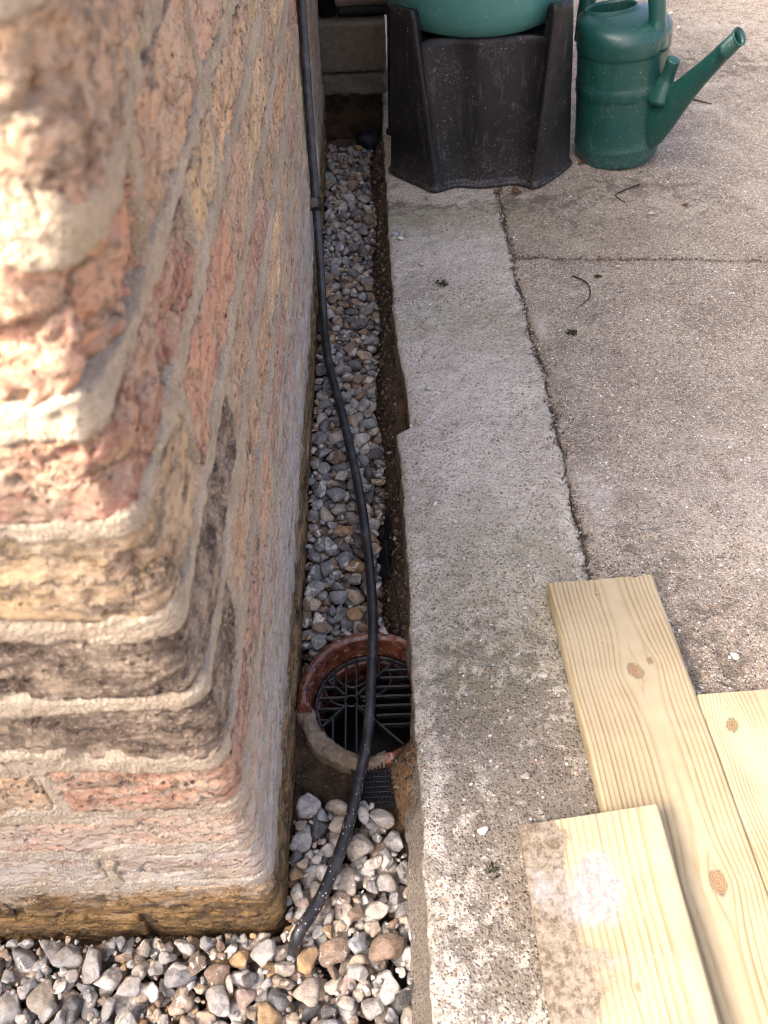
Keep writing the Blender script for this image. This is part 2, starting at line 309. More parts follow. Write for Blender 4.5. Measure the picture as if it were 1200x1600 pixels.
def m_plain(name, c, rough, spec=0.5, nz=0.25, sc=60, dust=None, dsc=220, bs=0.3, bd=0.0005, scr=0.0):
    k = NB(name); p = k.pos()
    col = k.mix(k.ma('MULTIPLY', k.noise(p, sc, 4, 0.65), nz * 2), c, tuple(x * 0.45 for x in c))
    r = k.ma('ADD', rough - 0.08, k.ma('MULTIPLY', k.noise(p, sc * 2, 4, 0.7), 0.2))
    if dust:
        dm = k.ma('MULTIPLY', k.ss(k.noise(p, dsc, 5, 0.8), 0.55, 0.68), k.ss(k.noise(p, dsc * 0.10, 4, 0.7), 0.44, 0.66))
        run = k.noise(k.scl(p, (1, 1, 0.10)), 130, 5, 0.82)
        st = k.ma('MULTIPLY', k.ss(run, 0.52, 0.72), k.ss(k.noise(p, 16, 4, 0.7), 0.38, 0.62))
        sp = k.ma('MULTIPLY', k.ss(k.vor(p, 130), 0.17, 0.10), k.ss(k.sep(k.vor(p, 130, 'Color'), 0), 0.86, 0.90))
        scx = k.ma('MULTIPLY', k.ss(k.noise(p, 55, 3, 0.6, 2.5), 0.485, 0.5), k.ss(k.noise(p, 55, 3, 0.6, 2.5), 0.515, 0.5))
        scx = k.ma('MULTIPLY', scx, k.ss(k.noise(p, 22, 4, 0.7), 0.52, 0.62))
        dm = k.ma('MAXIMUM', k.ma('MAXIMUM', k.ma('MULTIPLY', dm, 0.6), k.ma('MULTIPLY', st, scr * 3.0)), k.ma('MAXIMUM', k.ma('MULTIPLY', sp, 0.8), k.ma('MULTIPLY', scx, 0.45)))
        low = k.ma('MULTIPLY', k.ss(k.ma('ADD', k.sep(p, 2), k.ma('MULTIPLY', run, 0.10)), 0.13, 0.04), k.ss(k.noise(p, 210, 4, 0.8), 0.42, 0.62))
        dm = k.ma('MINIMUM', k.ma('ADD', dm, k.ma('MULTIPLY', low, 0.22)), 1.0)
        col = k.mix(dm, col, dust); r = k.ma('MAXIMUM', r, k.ma('MULTIPLY', dm, 0.9))
    return k.done(col, r, k.bump(k.noise(p, sc * 6, 4, 0.7), bs, bd), spec)
def m_clay():
    k = NB('glazed clay'); p = k.pos()
    n1 = k.noise(p, 60, 5, 0.7, 0.4)
    col = k.mix(k.ss(n1, 0.35, 0.65), (0.06, 0.018, 0.012), (0.19, 0.062, 0.03))
    sc = k.ss(k.noise(p, 90, 6, 0.78, 0.6), 0.53, 0.64)
    col = k.mix(k.ma('MULTIPLY', sc, 0.65), col, (0.36, 0.27, 0.24))
    return k.done(col, k.ma('ADD', 0.16, k.ma('MULTIPLY', sc, 0.5)), k.bump(k.noise(p, 180, 4, 0.7), 0.4, 0.001), 0.6)
def m_wood():
    k = NB('treated pine'); p = k.pos()
    g = k.attr('ring'); kd = k.attr('knot'); late = k.attr('late')
    ph = k.ma('FRACT', g)
    band = k.ma('MULTIPLY', k.ss(ph, 0.30, 0.82), k.ss(ph, 1.0, 0.90))
    amt = k.ma('MULTIPLY', band, late)
    tone = k.noise(p, 11, 4, 0.6)
    early = k.mix(k.ss(tone, 0.3, 0.7), (0.32, 0.265, 0.16), (0.40, 0.342, 0.22))
    col = k.mix(amt, early, k.mix(k.ss(tone, 0.35, 0.65), (0.185, 0.122, 0.056), (0.27, 0.19, 0.095)))
    gr = k.attr('green'); col = k.mix(k.ma('MULTIPLY', gr, 0.75), col, k.mix(amt, (0.44, 0.50, 0.30), (0.24, 0.27, 0.12)))
    col = k.mix(k.ma('MULTIPLY', kd, 0.9), col, k.mix(band, (0.29, 0.17, 0.08), (0.12, 0.07, 0.035)))
    col = k.mix(k.attr('knotrim'), col, (0.07, 0.05, 0.035))
    fine = k.noise(k.scl(p, (1, 0.05, 1)), 1100, 4, 0.75)
    col = k.mix(k.ma('MULTIPLY', k.ss(fine, 0.48, 0.70), 0.4), col, (0.36, 0.25, 0.13))
    col = k.mix(k.ma('MULTIPLY', k.ss(k.noise(k.scl(p, (1, 0.25, 1)), 60, 5, 0.75, 0.5), 0.5, 0.72), 0.35), col, (0.44, 0.36, 0.24))
    sp = k.ma('MULTIPLY', k.ss(k.vor(p, 70), 0.07, 0.04), k.ss(k.sep(k.vor(p, 70, 'Color'), 0), 0.86, 0.9))
    col = k.mix(sp, col, (0.1, 0.07, 0.04))
    # cement dust and soil dropped on the board
    gr2 = k.noise(p, 300, 5, 0.78, 0.8)
    dirt = k.ss(k.ma('ADD', k.attr('dirt'), k.ma('MULTIPLY', k.ma('SUBTRACT', k.noise(p, 60, 6, 0.78), 0.5), 2.6)), 0.35, 0.85)
    col = k.mix(k.ma('MULTIPLY', dirt, k.ma('ADD', 0.45, k.ma('MULTIPLY', k.ss(gr2, 0.30, 0.55), 0.55))), col, k.mix(k.ss(k.noise(p, 120, 6, 0.8, 0.3), 0.38, 0.62), (0.085, 0.06, 0.038), (0.25, 0.215, 0.17)))
    cem = k.ss(k.ma('ADD', k.attr('cement'), k.ma('MULTIPLY', k.ma('SUBTRACT', k.noise(p, 60, 6, 0.8), 0.5), 1.7)), 0.25, 0.95)
    col = k.mix(k.ma('MULTIPLY', cem, k.ma('ADD', 0.55, k.ma('MULTIPLY', k.ss(gr2, 0.3, 0.55), 0.45))), col, k.mix(k.ss(k.noise(p, 200, 5, 0.8), 0.35, 0.65), (0.19, 0.182, 0.172), (0.33, 0.32, 0.312)))
    h = k.ma('ADD', k.ma('MULTIPLY', amt, 0.5), k.ma('ADD', k.ma('MULTIPLY', gr2, k.ma('MULTIPLY', k.ma('MAXIMUM', dirt, cem), 1.2)), k.ma('MULTIPLY', fine, 0.2)))
    return k.done(col, 0.62, k.bump(h, 0.5, 0.0007), 0.35)
def m_hose():
    k = NB('black hose'); p = k.pos()
    y = k.sep(p, 1)
    sp = k.ma('MULTIPLY', k.ss(k.vor(p, 330), 0.30, 0.18), k.ss(k.sep(k.vor(p, 330, 'Color'), 0), 0.60, 0.70))
    more = k.ma('ADD', 0.12, k.ma('MULTIPLY', k.ss(y, 0.5, 0.3), 0.75))
    dust = k.ma('MULTIPLY', k.ss(k.noise(p, 45, 5, 0.7), 0.45, 0.7), 0.6)
    col = k.mix(dust, (0.014, 0.014, 0.016), (0.085, 0.08, 0.08))
    col = k.mix(k.ma('MULTIPLY', sp, more), col, (0.55, 0.52, 0.48))
    return k.done(col, 0.42, k.bump(k.noise(p, 300, 3), 0.3, 0.0006), 0.5)
M_BRICK, M_MORTAR = m_brick(), m_mortar()
M_STRIP = m_concrete('pale concrete', (0.50, 0.46, 0.39), (0.36, 0.325, 0.265), 0.80, (0.43, 0.38, 0.30))
M_SLAB = m_concrete('brown grey concrete', (0.325, 0.275, 0.212), (0.215, 0.175, 0.132), 0.90, (0.275, 0.22, 0.16))
M_PEB, M_GRAVEL, M_SOIL, M_CLAY, M_WOOD, M_HOSE = m_pebble(False), m_pebble(True), m_soil(), m_clay(), m_wood(), m_hose()
M_BROKEN = m_plain('broken clay', (0.64, 0.50, 0.35), 0.92, 0.2, 0.6, 160, dust=(0.14, 0.09, 0.06), dsc=140, bs=1.0, bd=0.004)
M_GRATE = m_plain('black plastic grate', (0.012, 0.013, 0.017), 0.38, 0.5, 0.3, 90, dust=(0.12, 0.10, 0.085), dsc=160)
M_STAND = m_plain('black stand plastic', (0.0065, 0.0065, 0.0075), 0.44, 0.32, 0.3, 30, dust=(0.26, 0.23, 0.205), dsc=170, scr=0.10)
M_BUTT = m_plain('teal butt plastic', (0.062, 0.205, 0.182), 0.38, 0.5, 0.2, 20, dust=(0.32, 0.36, 0.33), dsc=150, scr=0.06)
M_CAN = m_plain('dark green plastic', (0.0075, 0.064, 0.053), 0.34, 0.5, 0.3, 25, dust=(0.22, 0.25, 0.22), dsc=190, scr=0.07)
M_INSIDE = m_plain('dark drain inside', (0.03, 0.024, 0.02), 0.5, 0.4, 0.5, 60)
M_BLOCK = m_plain('grey block', (0.23, 0.195, 0.145), 0.92, 0.2, 0.6, 120, dust=(0.36, 0.32, 0.25), dsc=300, bs=1.0, bd=0.002)
M_GREYWOOD = m_plain('weathered timber', (0.24, 0.19, 0.15), 0.85, 0.25, 0.6, 60, bs=0.8, bd=0.002)
M_BLACK = m_plain('black plastic', (0.010, 0.010, 0.012), 0.5, 0.4, 0.3, 60)
M_TWIG = m_plain('dark twig', (0.045, 0.03, 0.022), 0.8, 0.3, 0.4, 200)
M_LEAF = m_plain('dead leaf', (0.16, 0.07, 0.035), 0.8, 0.3, 0.4, 200)
M_MOSS = m_plain('dark moss', (0.035, 0.035, 0.015), 0.95, 0.1, 0.4, 200)
M_STONE = m_plain('sill stone', (0.42, 0.38, 0.32), 0.9, 0.2, 0.3, 20)
M_MEMB = m_plain('black membrane', (0.008, 0.008, 0.010), 0.55, 0.4, 0.2, 60)

# ------------------------------------------------------------------ ground, patio
gx = np.array([-150, -40, -8, -3, -1, -0.5, 0.3, 1, 4, 12, 150.0]); gy = np.array([-150, -40, -8, -2, 0, 2.2, 5, 12, 40, 150.0])
GX, GY = np.meshgrid(gx, gy, indexing='ij')
tag(obj('ground', np.c_[GX.ravel(), GY.ravel(), np.full(GX.size, -0.30)], grid_faces(len(gx), len(gy)), M_SOIL, attrs={'sand': np.zeros(GX.size)}), kind='structure')

JX = lambda y: 0.2275 + 0.003 * np.sin(y * 9) + 0.0048 * fbm(np.c_[np.zeros_like(y), y, y * 0], 26, 5, 3)     # long joint
JY = lambda x: 1.275 - 0.09 * (x - 0.228) + 0.006 * fbm(np.c_[x, x * 0, x * 0], 20, 4, 5)                     # cross crack
def EDGE(y):
    e = 0.0185 + 0.0025 * fbm(np.c_[y * 0, y, y * 0], 30, 4, 9)
    return e + 0.0135 * sstep(0.846, 0.858, y) * (1 - sstep(0.86, 1.16, y)) - 0.004 * sstep(0.80, 0.845, y) * (1 - sstep(0.845, 0.857, y))
def masks(x, y):
    g = lambda cx, cy, sx, sy: np.exp(-((x - cx) / sx) ** 2 - ((y - cy) / sy) ** 2)
    P = np.c_[x, y, y * 0]
    moss = 0.95 * g(0.10, 0.42, 0.08, 0.09) + 0.75 * g(0.13, 0.30, 0.09, 0.08) + 0.6 * g(0.12, 0.19, 0.1, 0.08) + 0.5 * g(0.31, 0.50, 0.05, 0.06) + 0.35 * sstep(0.75, 0.35, y) + 0.5 * g(0.30, 0.62, 0.04, 0.05) \
        + 0.8 * g(0.10, 1.205, 0.012, 0.012) + 0.95 * g(0.28, 1.47, 0.12, 0.04) + 0.9 * g(0.06, 1.47, 0.07, 0.035) + 0.8 * g(0.48, 1.52, 0.10, 0.05) + 0.55 * g(0.36, 1.38, 0.10, 0.05) + 0.6 * g(0.75, 2.1, 0.2, 0.07) + 0.5 * g(0.62, 1.45, 0.08, 0.08) + 0.7 * np.exp(-np.abs(x - JX(y)) / 0.006) + 0.6 * np.exp(-np.abs(y - JY(x)) / 0.007) * (x > 0.22) + 0.4 * g(0.16, 1.13, 0.05, 0.02) \
        + 0.35 * sstep(1.6, 1.9, y)
    ring = np.abs(np.hypot((x - 0.099), (y - 0.88)) - 0.045)
    moss = moss + 0.16 * np.exp(-(ring / 0.006) ** 2) + 0.12 * g(0.099, 0.88, 0.04, 0.04)
    algae = 1.0 * g(0.1, 1.43, 0.14, 0.05) + 0.8 * g(0.12, 1.09, 0.10, 0.05) + 0.55 * sstep(0.85, 0.6, y) * (x < 0.21) * sstep(0.35, 0.5, y) + 0.3 * g(0.3, 1.35, 0.2, 0.08)
    lime = (1.0 * g(0.11, 1.3, 0.12, 0.07) + 1.0 * g(0.11, 0.97, 0.12, 0.10) + 0.7 * g(0.12, 0.78, 0.10, 0.12)) * (x < 0.232) + 0.9 * g(0.255, 0.72, 0.025, 0.05) + 1.1 * g(0.243, 1.08, 0.012, 0.035) + 0.5 * g(0.45, 0.7, 0.15, 0.15) \
        + 1.0 * g(0.72, 1.87, 0.03, 0.02) + 0.9 * g(0.60, 1.80, 0.06, 0.008) + 0.7 * g(0.75, 1.99, 0.07, 0.012) + 0.5 * g(0.028, 0.5, 0.012, 0.4) + 0.7 * g(0.9, 2.4, 0.1, 0.03)
    return dict(moss=np.clip(moss, 0, 1.2), algae=np.clip(algae, 0, 1), lime=np.clip(lime, 0, 1))
def top_z(x, y):
    P = np.c_[x, y, y * 0]
    return 0.0022 * fbm(P, 9, 3, 1) + 0.0016 * fbm(P, 70, 3, 2) + 0.0009 * fbm(P, 260, 2, 4)
def slab(fx0, fx1, ys, nx, parent, mat, drop_l, drop_r, ends, seed, xlin=None):
    """one cast slab: a fine top sheet whose borders fold down into the joints"""
    ny = len(ys); t = np.linspace(0, 1, nx) if xlin is None else xlin
    X0, X1 = fx0, fx1
    X = X0[None, :] + (X1 - X0)[None, :] * t[:, None]; Y = np.broadcast_to(ys[None, :], X.shape).copy()
    x, y = X.ravel(), Y.ravel()
    if ends: y = y + ends(x, y)
    Z = top_z(x, y).reshape(X.shape)
    Y = y.reshape(X.shape)
    d = np.minimum(X - X0[None, :], X1[None, :] - X); Z = Z - 0.0035 * np.exp(-np.maximum(d, 0) / 0.004)
    rows = [drop_l(X[0], Y[0], Z[0], kk) for kk in (2, 1.85, 1.7, 1.55, 1.4, 1.25, 1.12, 1)]
    Pm = np.stack([X, Y, Z], -1)
    rr = [drop_r(X[-1], Y[-1], Z[-1], 1), drop_r(X[-1], Y[-1], Z[-1], 2)]
    A = np.concatenate([np.stack(rows), Pm, np.stack(rr)])
    # fold the two y ends down as well
    e0 = A[:, :1].copy(); e0[..., 2] -= 0.03; e1 = A[:, -1:].copy(); e1[..., 2] -= 0.03
    A = np.concatenate([e0, A, e1], 1)
    V = A.reshape(-1, 3)
    mk = masks(V[:, 0], V[:, 1]); lowv = V[:, 2] < -0.006; mk['moss'][lowv] = 1.5; mk['lime'][lowv] = 0; mk['algae'][lowv] = 0
    return obj('slab', V, grid_faces(A.shape[0], A.shape[1]), mat, parent, True, mk)
patio = obj('patio', *box(0.035, 9, -4, 9, -0.28, -0.045), M_SOIL, None, False, attrs={'sand': np.zeros(8)}); tag(patio, kind='structure')
ysA = np.r_[np.linspace(-1.6, 0.08, 60), np.linspace(0.084, 2.2, 560), np.linspace(2.25, 8, 80)]
def side_l(x, y, z, k):
    """k = 1 (just below the arris) .. 2 (foot): the broken, dirty side of the strip"""
    t = (k - 1.0) if k <= 2 else 1.0; t = float(t)
    P = np.c_[x * 0, y, y * 0 + t * 0.05]; n = fbm(P, 45, 4, 13); n2 = fbm(P, 150, 3, 15)
    nb = 0.014 * sstep(0.45, 0.33, y)
    return np.stack([x - 0.001 - (0.001 + nb) * t ** 1.3 + (0.0035 * n + 0.0015 * n2) * min(1, t * 4), y, z - 0.009 - 0.044 * t + 0.002 * n * min(1, t * 4)], -1)
def joint_d(sgn):
    def f(x, y, z, k): return np.stack([x + sgn * 0.0005 * k, y, z - 0.008 * k * k], -1)
    return f
# the strip along the trench, then the two wide slabs
def slabA():
    t = np.r_[np.linspace(0, 0.04, 6), np.linspace(0.05, 1, 62)]
    gap = 0.0005 + 0.0024 * sstep(-0.2, 0.8, fbm(np.c_[ysA * 0, ysA, ysA * 0], 22, 4, 21))
    slab(EDGE(ysA), JX(ysA) - gap, ysA, 0, patio, M_STRIP, side_l, joint_d(1), None, 1, t)
slabA()
tx = np.r_[np.linspace(0, 0.60, 180) / 8.5, np.linspace(0.62, 1.3, 40) / 8.5, np.linspace(1.5, 8.5, 40) / 8.5]
def slabB(y0, y1, near):
    ys = np.r_[np.linspace(-1.6, 0.10, 50), np.linspace(0.104, 1.24, 300)] if near else np.r_[np.linspace(1.275, 2.2, 220), np.linspace(2.23, 8, 80)]
    def ends(x, y):
        if near:
            s = sstep(0.6, 1.24, y); return s * (JY(x) - 0.0025 - 1.24)
        s = sstep(1.9, 1.275, y); return s * (JY(x) + 0.0015 - 1.275)
    gap = 0.0005 + 0.0018 * sstep(-0.2, 0.8, fbm(np.c_[ys * 0, ys, ys * 0], 30, 4, 22))
    slab(JX(ys) + gap, JX(ys) * 0 + 8.73, ys, 0, patio, M_SLAB, joint_d(-1), joint_d(1), ends, 2, tx)
slabB(0, 0, True); slabB(0, 0, False)

# ------------------------------------------------------------------ trench bed with its soil bank
def bank_z(x, y):
    """soil surface of the trench: flat bed, rising against the slab"""
    P = np.c_[x, y, y * 0]; n = fbm(P, 35, 4, 31)
    foot = np.where(y > 0.45, -0.024, np.clip(-0.036 + (0.40 - y) * 0.42, -0.036, 0.006)) + 0.005 * fbm(np.c_[y * 0, y, y * 0], 14, 3, 33)
    top = np.where(y > 0.45, -0.040, np.where(y > 0.26, -0.020, -0.075))
    b = sstep(0, 1, (x - foot) / (0.024 - foot))
    floor = -0.100 - 0.012 * sstep(0.5, 0.7, y)
    z = floor + (top - floor) * b + 0.006 * n * (0.35 + b)
    z = z + 0.007 * fbm(P, 70, 4, 37) * sstep(0.26, 0.29, y) * sstep(0.45, 0.40, y) * (0.3 + b)
    g = np.hypot(x + 0.027, y - 0.482)                         # pit of the gully
    z = np.where(g < 0.078, -0.26, z)
    z = np.where((g >= 0.078) & (g < 0.12) & (y < 0.48), np.maximum(z, -0.085 + 0.004 * n), z)
    return z
bx = np.r_[np.linspace(-1.4, -0.42, 30), np.linspace(-0.41, 0.034, 150)]; by = np.r_[np.linspace(-1.2, 0.1, 40), np.linspace(0.104, 1.96, 480)]
BX, BY = np.meshgrid(bx, by, indexing='ij'); x, y = BX.ravel(), BY.ravel(); bz = bank_z(x, y)
sand = np.exp(-((x + 0.0) / 0.035) ** 2 - ((y - 0.34) / 0.06) ** 2) * 1.2
tag(obj('trench_bed', np.c_[x, y, bz], grid_faces(len(bx), len(by)), M_SOIL, attrs={'sand': sand}), kind='structure')

# ------------------------------------------------------------------ brick wall
CX, CY, CR = -0.110, 0.250, 0.016
LA = CR * math.pi / 2
def wallmap(u, z, w):
    u = np.asarray(u, float); a = np.clip((u + LA / 2) / CR, 0, math.pi / 2)
    nx, ny = np.sin(a), -np.cos(a)
    x = CX - CR + np.where(u < -LA / 2, u + LA / 2, 0) + CR * np.sin(a)
    y = CY + CR - CR * np.cos(a) + np.where(u > LA / 2, u - LA / 2, 0)
    x = x + 0.020 * sstep(0.53, 0.63, np.asarray(z, float)) * np.where(u > 0, np.exp(-(u / 0.13) ** 2), 1.0)      # the upper corner bulges out
    return np.stack([x + nx * w, y + ny * w, z + 0 * u], -1)
JZ = [-0.105, -0.028, 0.046, 0.116, 0.184, 0.255, 0.330, 0.402, 0.478, 0.541, 0.618, 0.690, 0.762, 0.835]
UMIN, UMAX = -0.95, 1.705
wall = empty('brick_wall', (CX - 0.4, CY + 0.5, -0.1))
tag(wall, 'weathered old brick wall with a rounded corner and smeared sandy mortar beside the gravel trench', 'wall')
def wchild(name, V, Fc, mat, **k):
    o = obj(name, np.asarray(V) - np.array(wall.location), Fc, mat, wall, **k); return o
PAL = dict(tan=(0.43, 0.315, 0.21), red=(0.33, 0.14, 0.095), salmon=(0.45, 0.22, 0.15), orange=(0.45, 0.265, 0.15), buff=(0.47, 0.345, 0.215), dark=(0.15, 0.115, 0.09), purple=(0.27, 0.145, 0.135),
           brown=(0.34, 0.235, 0.16), pink=(0.44, 0.30, 0.245), grey=(0.40, 0.35, 0.30), ochre=(0.28, 0.175, 0.075))
# colour, soot amount: the corner brick of each course, from the ground up, and its left neighbour
CORNER = [('ochre', .45, .2), ('ochre', .5, .2), ('grey', .3, 0), ('pink', .35, .0), ('salmon', .62, .3), ('dark', .98, .4), ('dark', .95, .5), ('buff', .55, .3), ('red', .50, .6), ('salmon', .50, .7), ('brown', .55, .5), ('buff', .5, .2), ('brown', .4, .3)]
LEFTN = ['ochre', 'ochre', 'pink', 'pink', 'tan', 'salmon', 'brown', 'buff', 'red', 'salmon', 'brown', 'buff', 'red']
RANDC = ['buff', 'brown', 'tan', 'pink', 'purple', 'buff', 'brown', 'tan', 'brown', 'orange', 'tan', 'brown', 'salmon']
def hollow(u, z):
    g = lambda a, b, ra, rb: np.exp(-((u - a) / ra) ** 2 - ((z - b) / rb) ** 2)
    n = fbm(np.c_[u, z, u * 0], 45, 3, 81)
    return 0.012 * g(0.006, 0.590, 0.016, 0.018) * (1 + 0.7 * n) + 0.012 * g(0.020, 0.560, 0.016, 0.020) * (1 + n) + 0.009 * g(0.010, 0.500, 0.018, 0.014) * (1 + n) + 0.010 * g(-0.006, 0.445, 0.016, 0.012) * (1 + n) + 0.008 * g(0.02, 0.37, 0.02, 0.015) * (1 + n) 
def brick_h(V3, e, seed, spall):
    """outward relief of a worn brick face; e = distance to the brick's edge"""
    lo = fbm(V3, 14, 2, seed); mi = fbm(V3, 60, 4, seed + 3); hi = fbm(V3, 230, 3, seed + 5)
    h = 0.0008 + 0.0010 * lo + 0.0009 * mi + 0.0010 * hi
    h -= 0.0030 * np.exp(-np.maximum(e, 0) / 0.003) * sstep(0.0, 0.5, fbm(V3, 34, 3, seed + 7))
    h -= (0.0010 + 0.0070 * spall) * sstep(0.20, 0.45, fbm(V3 * (0.6, 0.6, 1.2), 30, 3, seed + 8) * 0.9 + 0.2 * hi)
    h -= 0.0030 * sstep(0.50, 0.75, fbm(V3, 120, 2, seed + 9))
    return h
nb = 0; BR = []
def brick(u0, u1, z0, z1, cname, soot, spall=0.0):
    global nb; nb += 1; BR.append((u0, u1, z0, z1))
    mid = (u0 + u1) / 2; st = 0.0022 if -0.35 < mid < 0.16 else (0.0032 if mid < 0.7 else 0.005)
    if mid < -0.36 or z0 > 0.70: st = 0.008
    nu, nz = int((u1 - u0) / st) + 2, int((z1 - z0) / st) + 2
    # uneven brick outline
    U, Zg = np.meshgrid(np.linspace(u0, u1, nu), np.linspace(z0, z1, nz), indexing='ij'); u, z = U.ravel(), Zg.ravel()
    e = np.minimum(np.minimum(u - u0, u1 - u), np.minimum(z - z0, z1 - z))
    h = brick_h(wallmap(u, z, 0.0), e, nb * 1.37, spall) - hollow(u, z)
    dz = 0.0018 * fbm(np.c_[u, u * 0, u * 0 + nb], 12, 2, nb)
    A = wallmap(u, z + dz, h).reshape(nu, nz, 3)
    # skirt back into the wall
    def ring(i): return np.concatenate([A[:, 0], A[1:, -1]])
    pad = np.zeros((nu + 2, nz + 2, 3)); pad[1:-1, 1:-1] = A
    Us = np.concatenate([[u0], np.linspace(u0, u1, nu), [u1]]); Zs = np.concatenate([[z0], np.linspace(z0, z1, nz), [z1]])
    for (i, j) in [(i, j) for i in range(nu + 2) for j in (0, nz + 1)] + [(i, j) for j in range(1, nz + 1) for i in (0, nu + 1)]:
        pad[i, j] = wallmap(np.array([Us[i]]), np.array([Zs[j]]), np.array([-0.017]))[0]
    o = wchild('brick', pad.reshape(-1, 3), grid_faces(nu + 2, nz + 2), M_BRICK)
    c = [0.72 * c_ + 0.28 * w_ for c_, w_ in zip(PAL[cname], (0.42, 0.33, 0.26))] if cname not in ('dark', 'ochre') else PAL[cname]; v = rng.uniform(1.0, 1.28) * (1.0 if -0.2 < u0 < -0.08 or u0 < -0.2 else 1.12); o.color = (c[0] * v, c[1] * v * rng.uniform(0.95, 1.05), c[2] * v, soot)
    return o
for ci in range(len(JZ) - 1):
    z0, z1 = JZ[ci] + 0.0075, JZ[ci + 1] - 0.0075
    head_front = (ci % 2 == 0)
    lf, ls = (0.112, 0.205) if head_front else (0.215, 0.098)
    if ci == 5: lf, ls = 0.150, 0.098
    c, s, sp = CORNER[ci]
    brick(-lf, ls, z0, z1, c, s, sp)
    u = -lf - 0.012 - (0.012 if ci == 5 else 0); k = 0
    while u > UMIN:
        L = 0.212 if (k + ci) % 2 == 0 else 0.102; L *= rng.uniform(0.94, 1.04)
        brick(max(u - L, UMIN), u, z0 + rng.uniform(-.002, .002), z1 + rng.uniform(-.002, .002), LEFTN[ci] if k == 0 else RANDC[rng.integers(13)], rng.uniform(0.3, 0.6), rng.uniform(0, 0.5))
        u -= L + 0.013; k += 1
    u = ls + 0.012; k = 0
    while u < UMAX - 0.02:
        L = 0.212 if (k + ci) % 2 == 1 else 0.102; L *= rng.uniform(0.93, 1.05)
        cn = RANDC[rng.integers(13)]
        if ci == 6 and k == 1: cn = 'purple'
        brick(u, min(u + L, UMAX), z0 + rng.uniform(-.002, .002), z1 + rng.uniform(-.002, .002), cn, rng.uniform(0.25, 0.55), rng.uniform(0, 0.4))
        u += L + 0.013; k += 1
us = np.r_[np.linspace(UMIN, -0.38, 60), np.linspace(-0.3775, 0.30, 300), np.linspace(0.3035, UMAX, 380)]; zs = np.linspace(-0.13, 0.84, 500)
U, Zg = np.meshgrid(us, zs, indexing='ij'); u, z = U.ravel(), Zg.ravel(); P3 = wallmap(u, z, 0)
ins = np.full(U.shape, -0.02)            # how far inside a brick each point lies
for (u0, u1, z0, z1) in BR:
    i0, i1 = np.searchsorted(us, [u0 - 0.002, u1 + 0.002]); j0, j1 = np.searchsorted(zs, [z0 - 0.002, z1 + 0.002]); q_ = (slice(i0, i1), slice(j0, j1))
    ins[q_] = np.maximum(ins[q_], np.minimum(np.minimum(U[q_] - u0, u1 - U[q_]), np.minimum(Zg[q_] - z0, z1 - Zg[q_])))
ins = ins.ravel()
sm = sstep(0.10, 0.55, fbm(P3 * (0.5, 0.5, 1.1), 24, 3, 61)) * sstep(0.42, 0.25, z) * (0.35 + 0.65 * (u < 0.05))       # mortar smeared over the lower bricks
lap = 0.0040 * fbm(P3, 70, 4, 63) + 0.0055 * fbm(P3, 24, 3, 64) - 0.016 * sm - 0.011 * sstep(0.0, 0.5, fbm(P3, 13, 2, 66)) * np.exp(-((z - 0.622) / 0.03) ** 2 - ((u + 0.03) / 0.06) ** 2)
lap -= 0.010 * sstep(0.35, 0.6, fbm(P3 * (0.6, 0.6, 1), 11, 3, 67))
hm = 0.0014 + 0.0013 * fbm(P3, 18, 3, 51) + 0.0008 * fbm(P3, 80, 4, 53) + 0.0007 * fbm(P3, 260, 2, 55) - 0.003 * sstep(0.5, 0.8, fbm(P3, 45, 3, 57))
hm = hm - 0.012 * sstep(0.0, 0.0060, ins + lap)
hm -= 0.0045 * np.exp(-((ins + lap - 0.001) / 0.0013) ** 2) * sstep(0.10, 0.5, fbm(P3 * (1, 1, 0.4), 18, 4, 59))
hm -= 0.006 * sstep(0.03, -0.03, z) + 0.6 * hollow(u, z)
wchild('mortar', wallmap(u, z, hm), grid_faces(len(us), len(zs)), M_MORTAR)
wchild('core', *box(-7, CX - 0.022, CY + 0.022, 7, -0.25, 1.06), M_MORTAR, smooth=False)
wchild('upper_wall', *box(-6.9, CX - 0.003, CY + 0.003, 6.9, 0.842, 1.04), M_MORTAR, smooth=False)
wchild('shade_ledge', *fbox(-1.35, -0.100, CY - 0.058, CY - 0.004, 0.766, 0.820, 0.02, 0.0015, 40, 0.006, 3), M_STONE)  # unseen ledge, added to shade the bricks above the sun patch
# unseen wall, added to keep this corner in shade below the sun patch
gw = empty('shade_wall', (-2.1, -2.4, -0.372)); tag(gw, 'tall plain unseen wall added on the left to shade the brick corner', 'wall')
o = obj('shade_wall_body', *fbox(-0.1, 0.1, -2.6, 2.6, 0, 2.22, 0.2, 0.004, 4, 0.01, 5), M_MORTAR, gw)
o = obj('shade_wall_cap', *fbox(-0.13, 0.10, -2.62, 2.62, 2.223, 2.28, 0.1, 0.003, 6, 0.01, 6), M_STONE, gw)

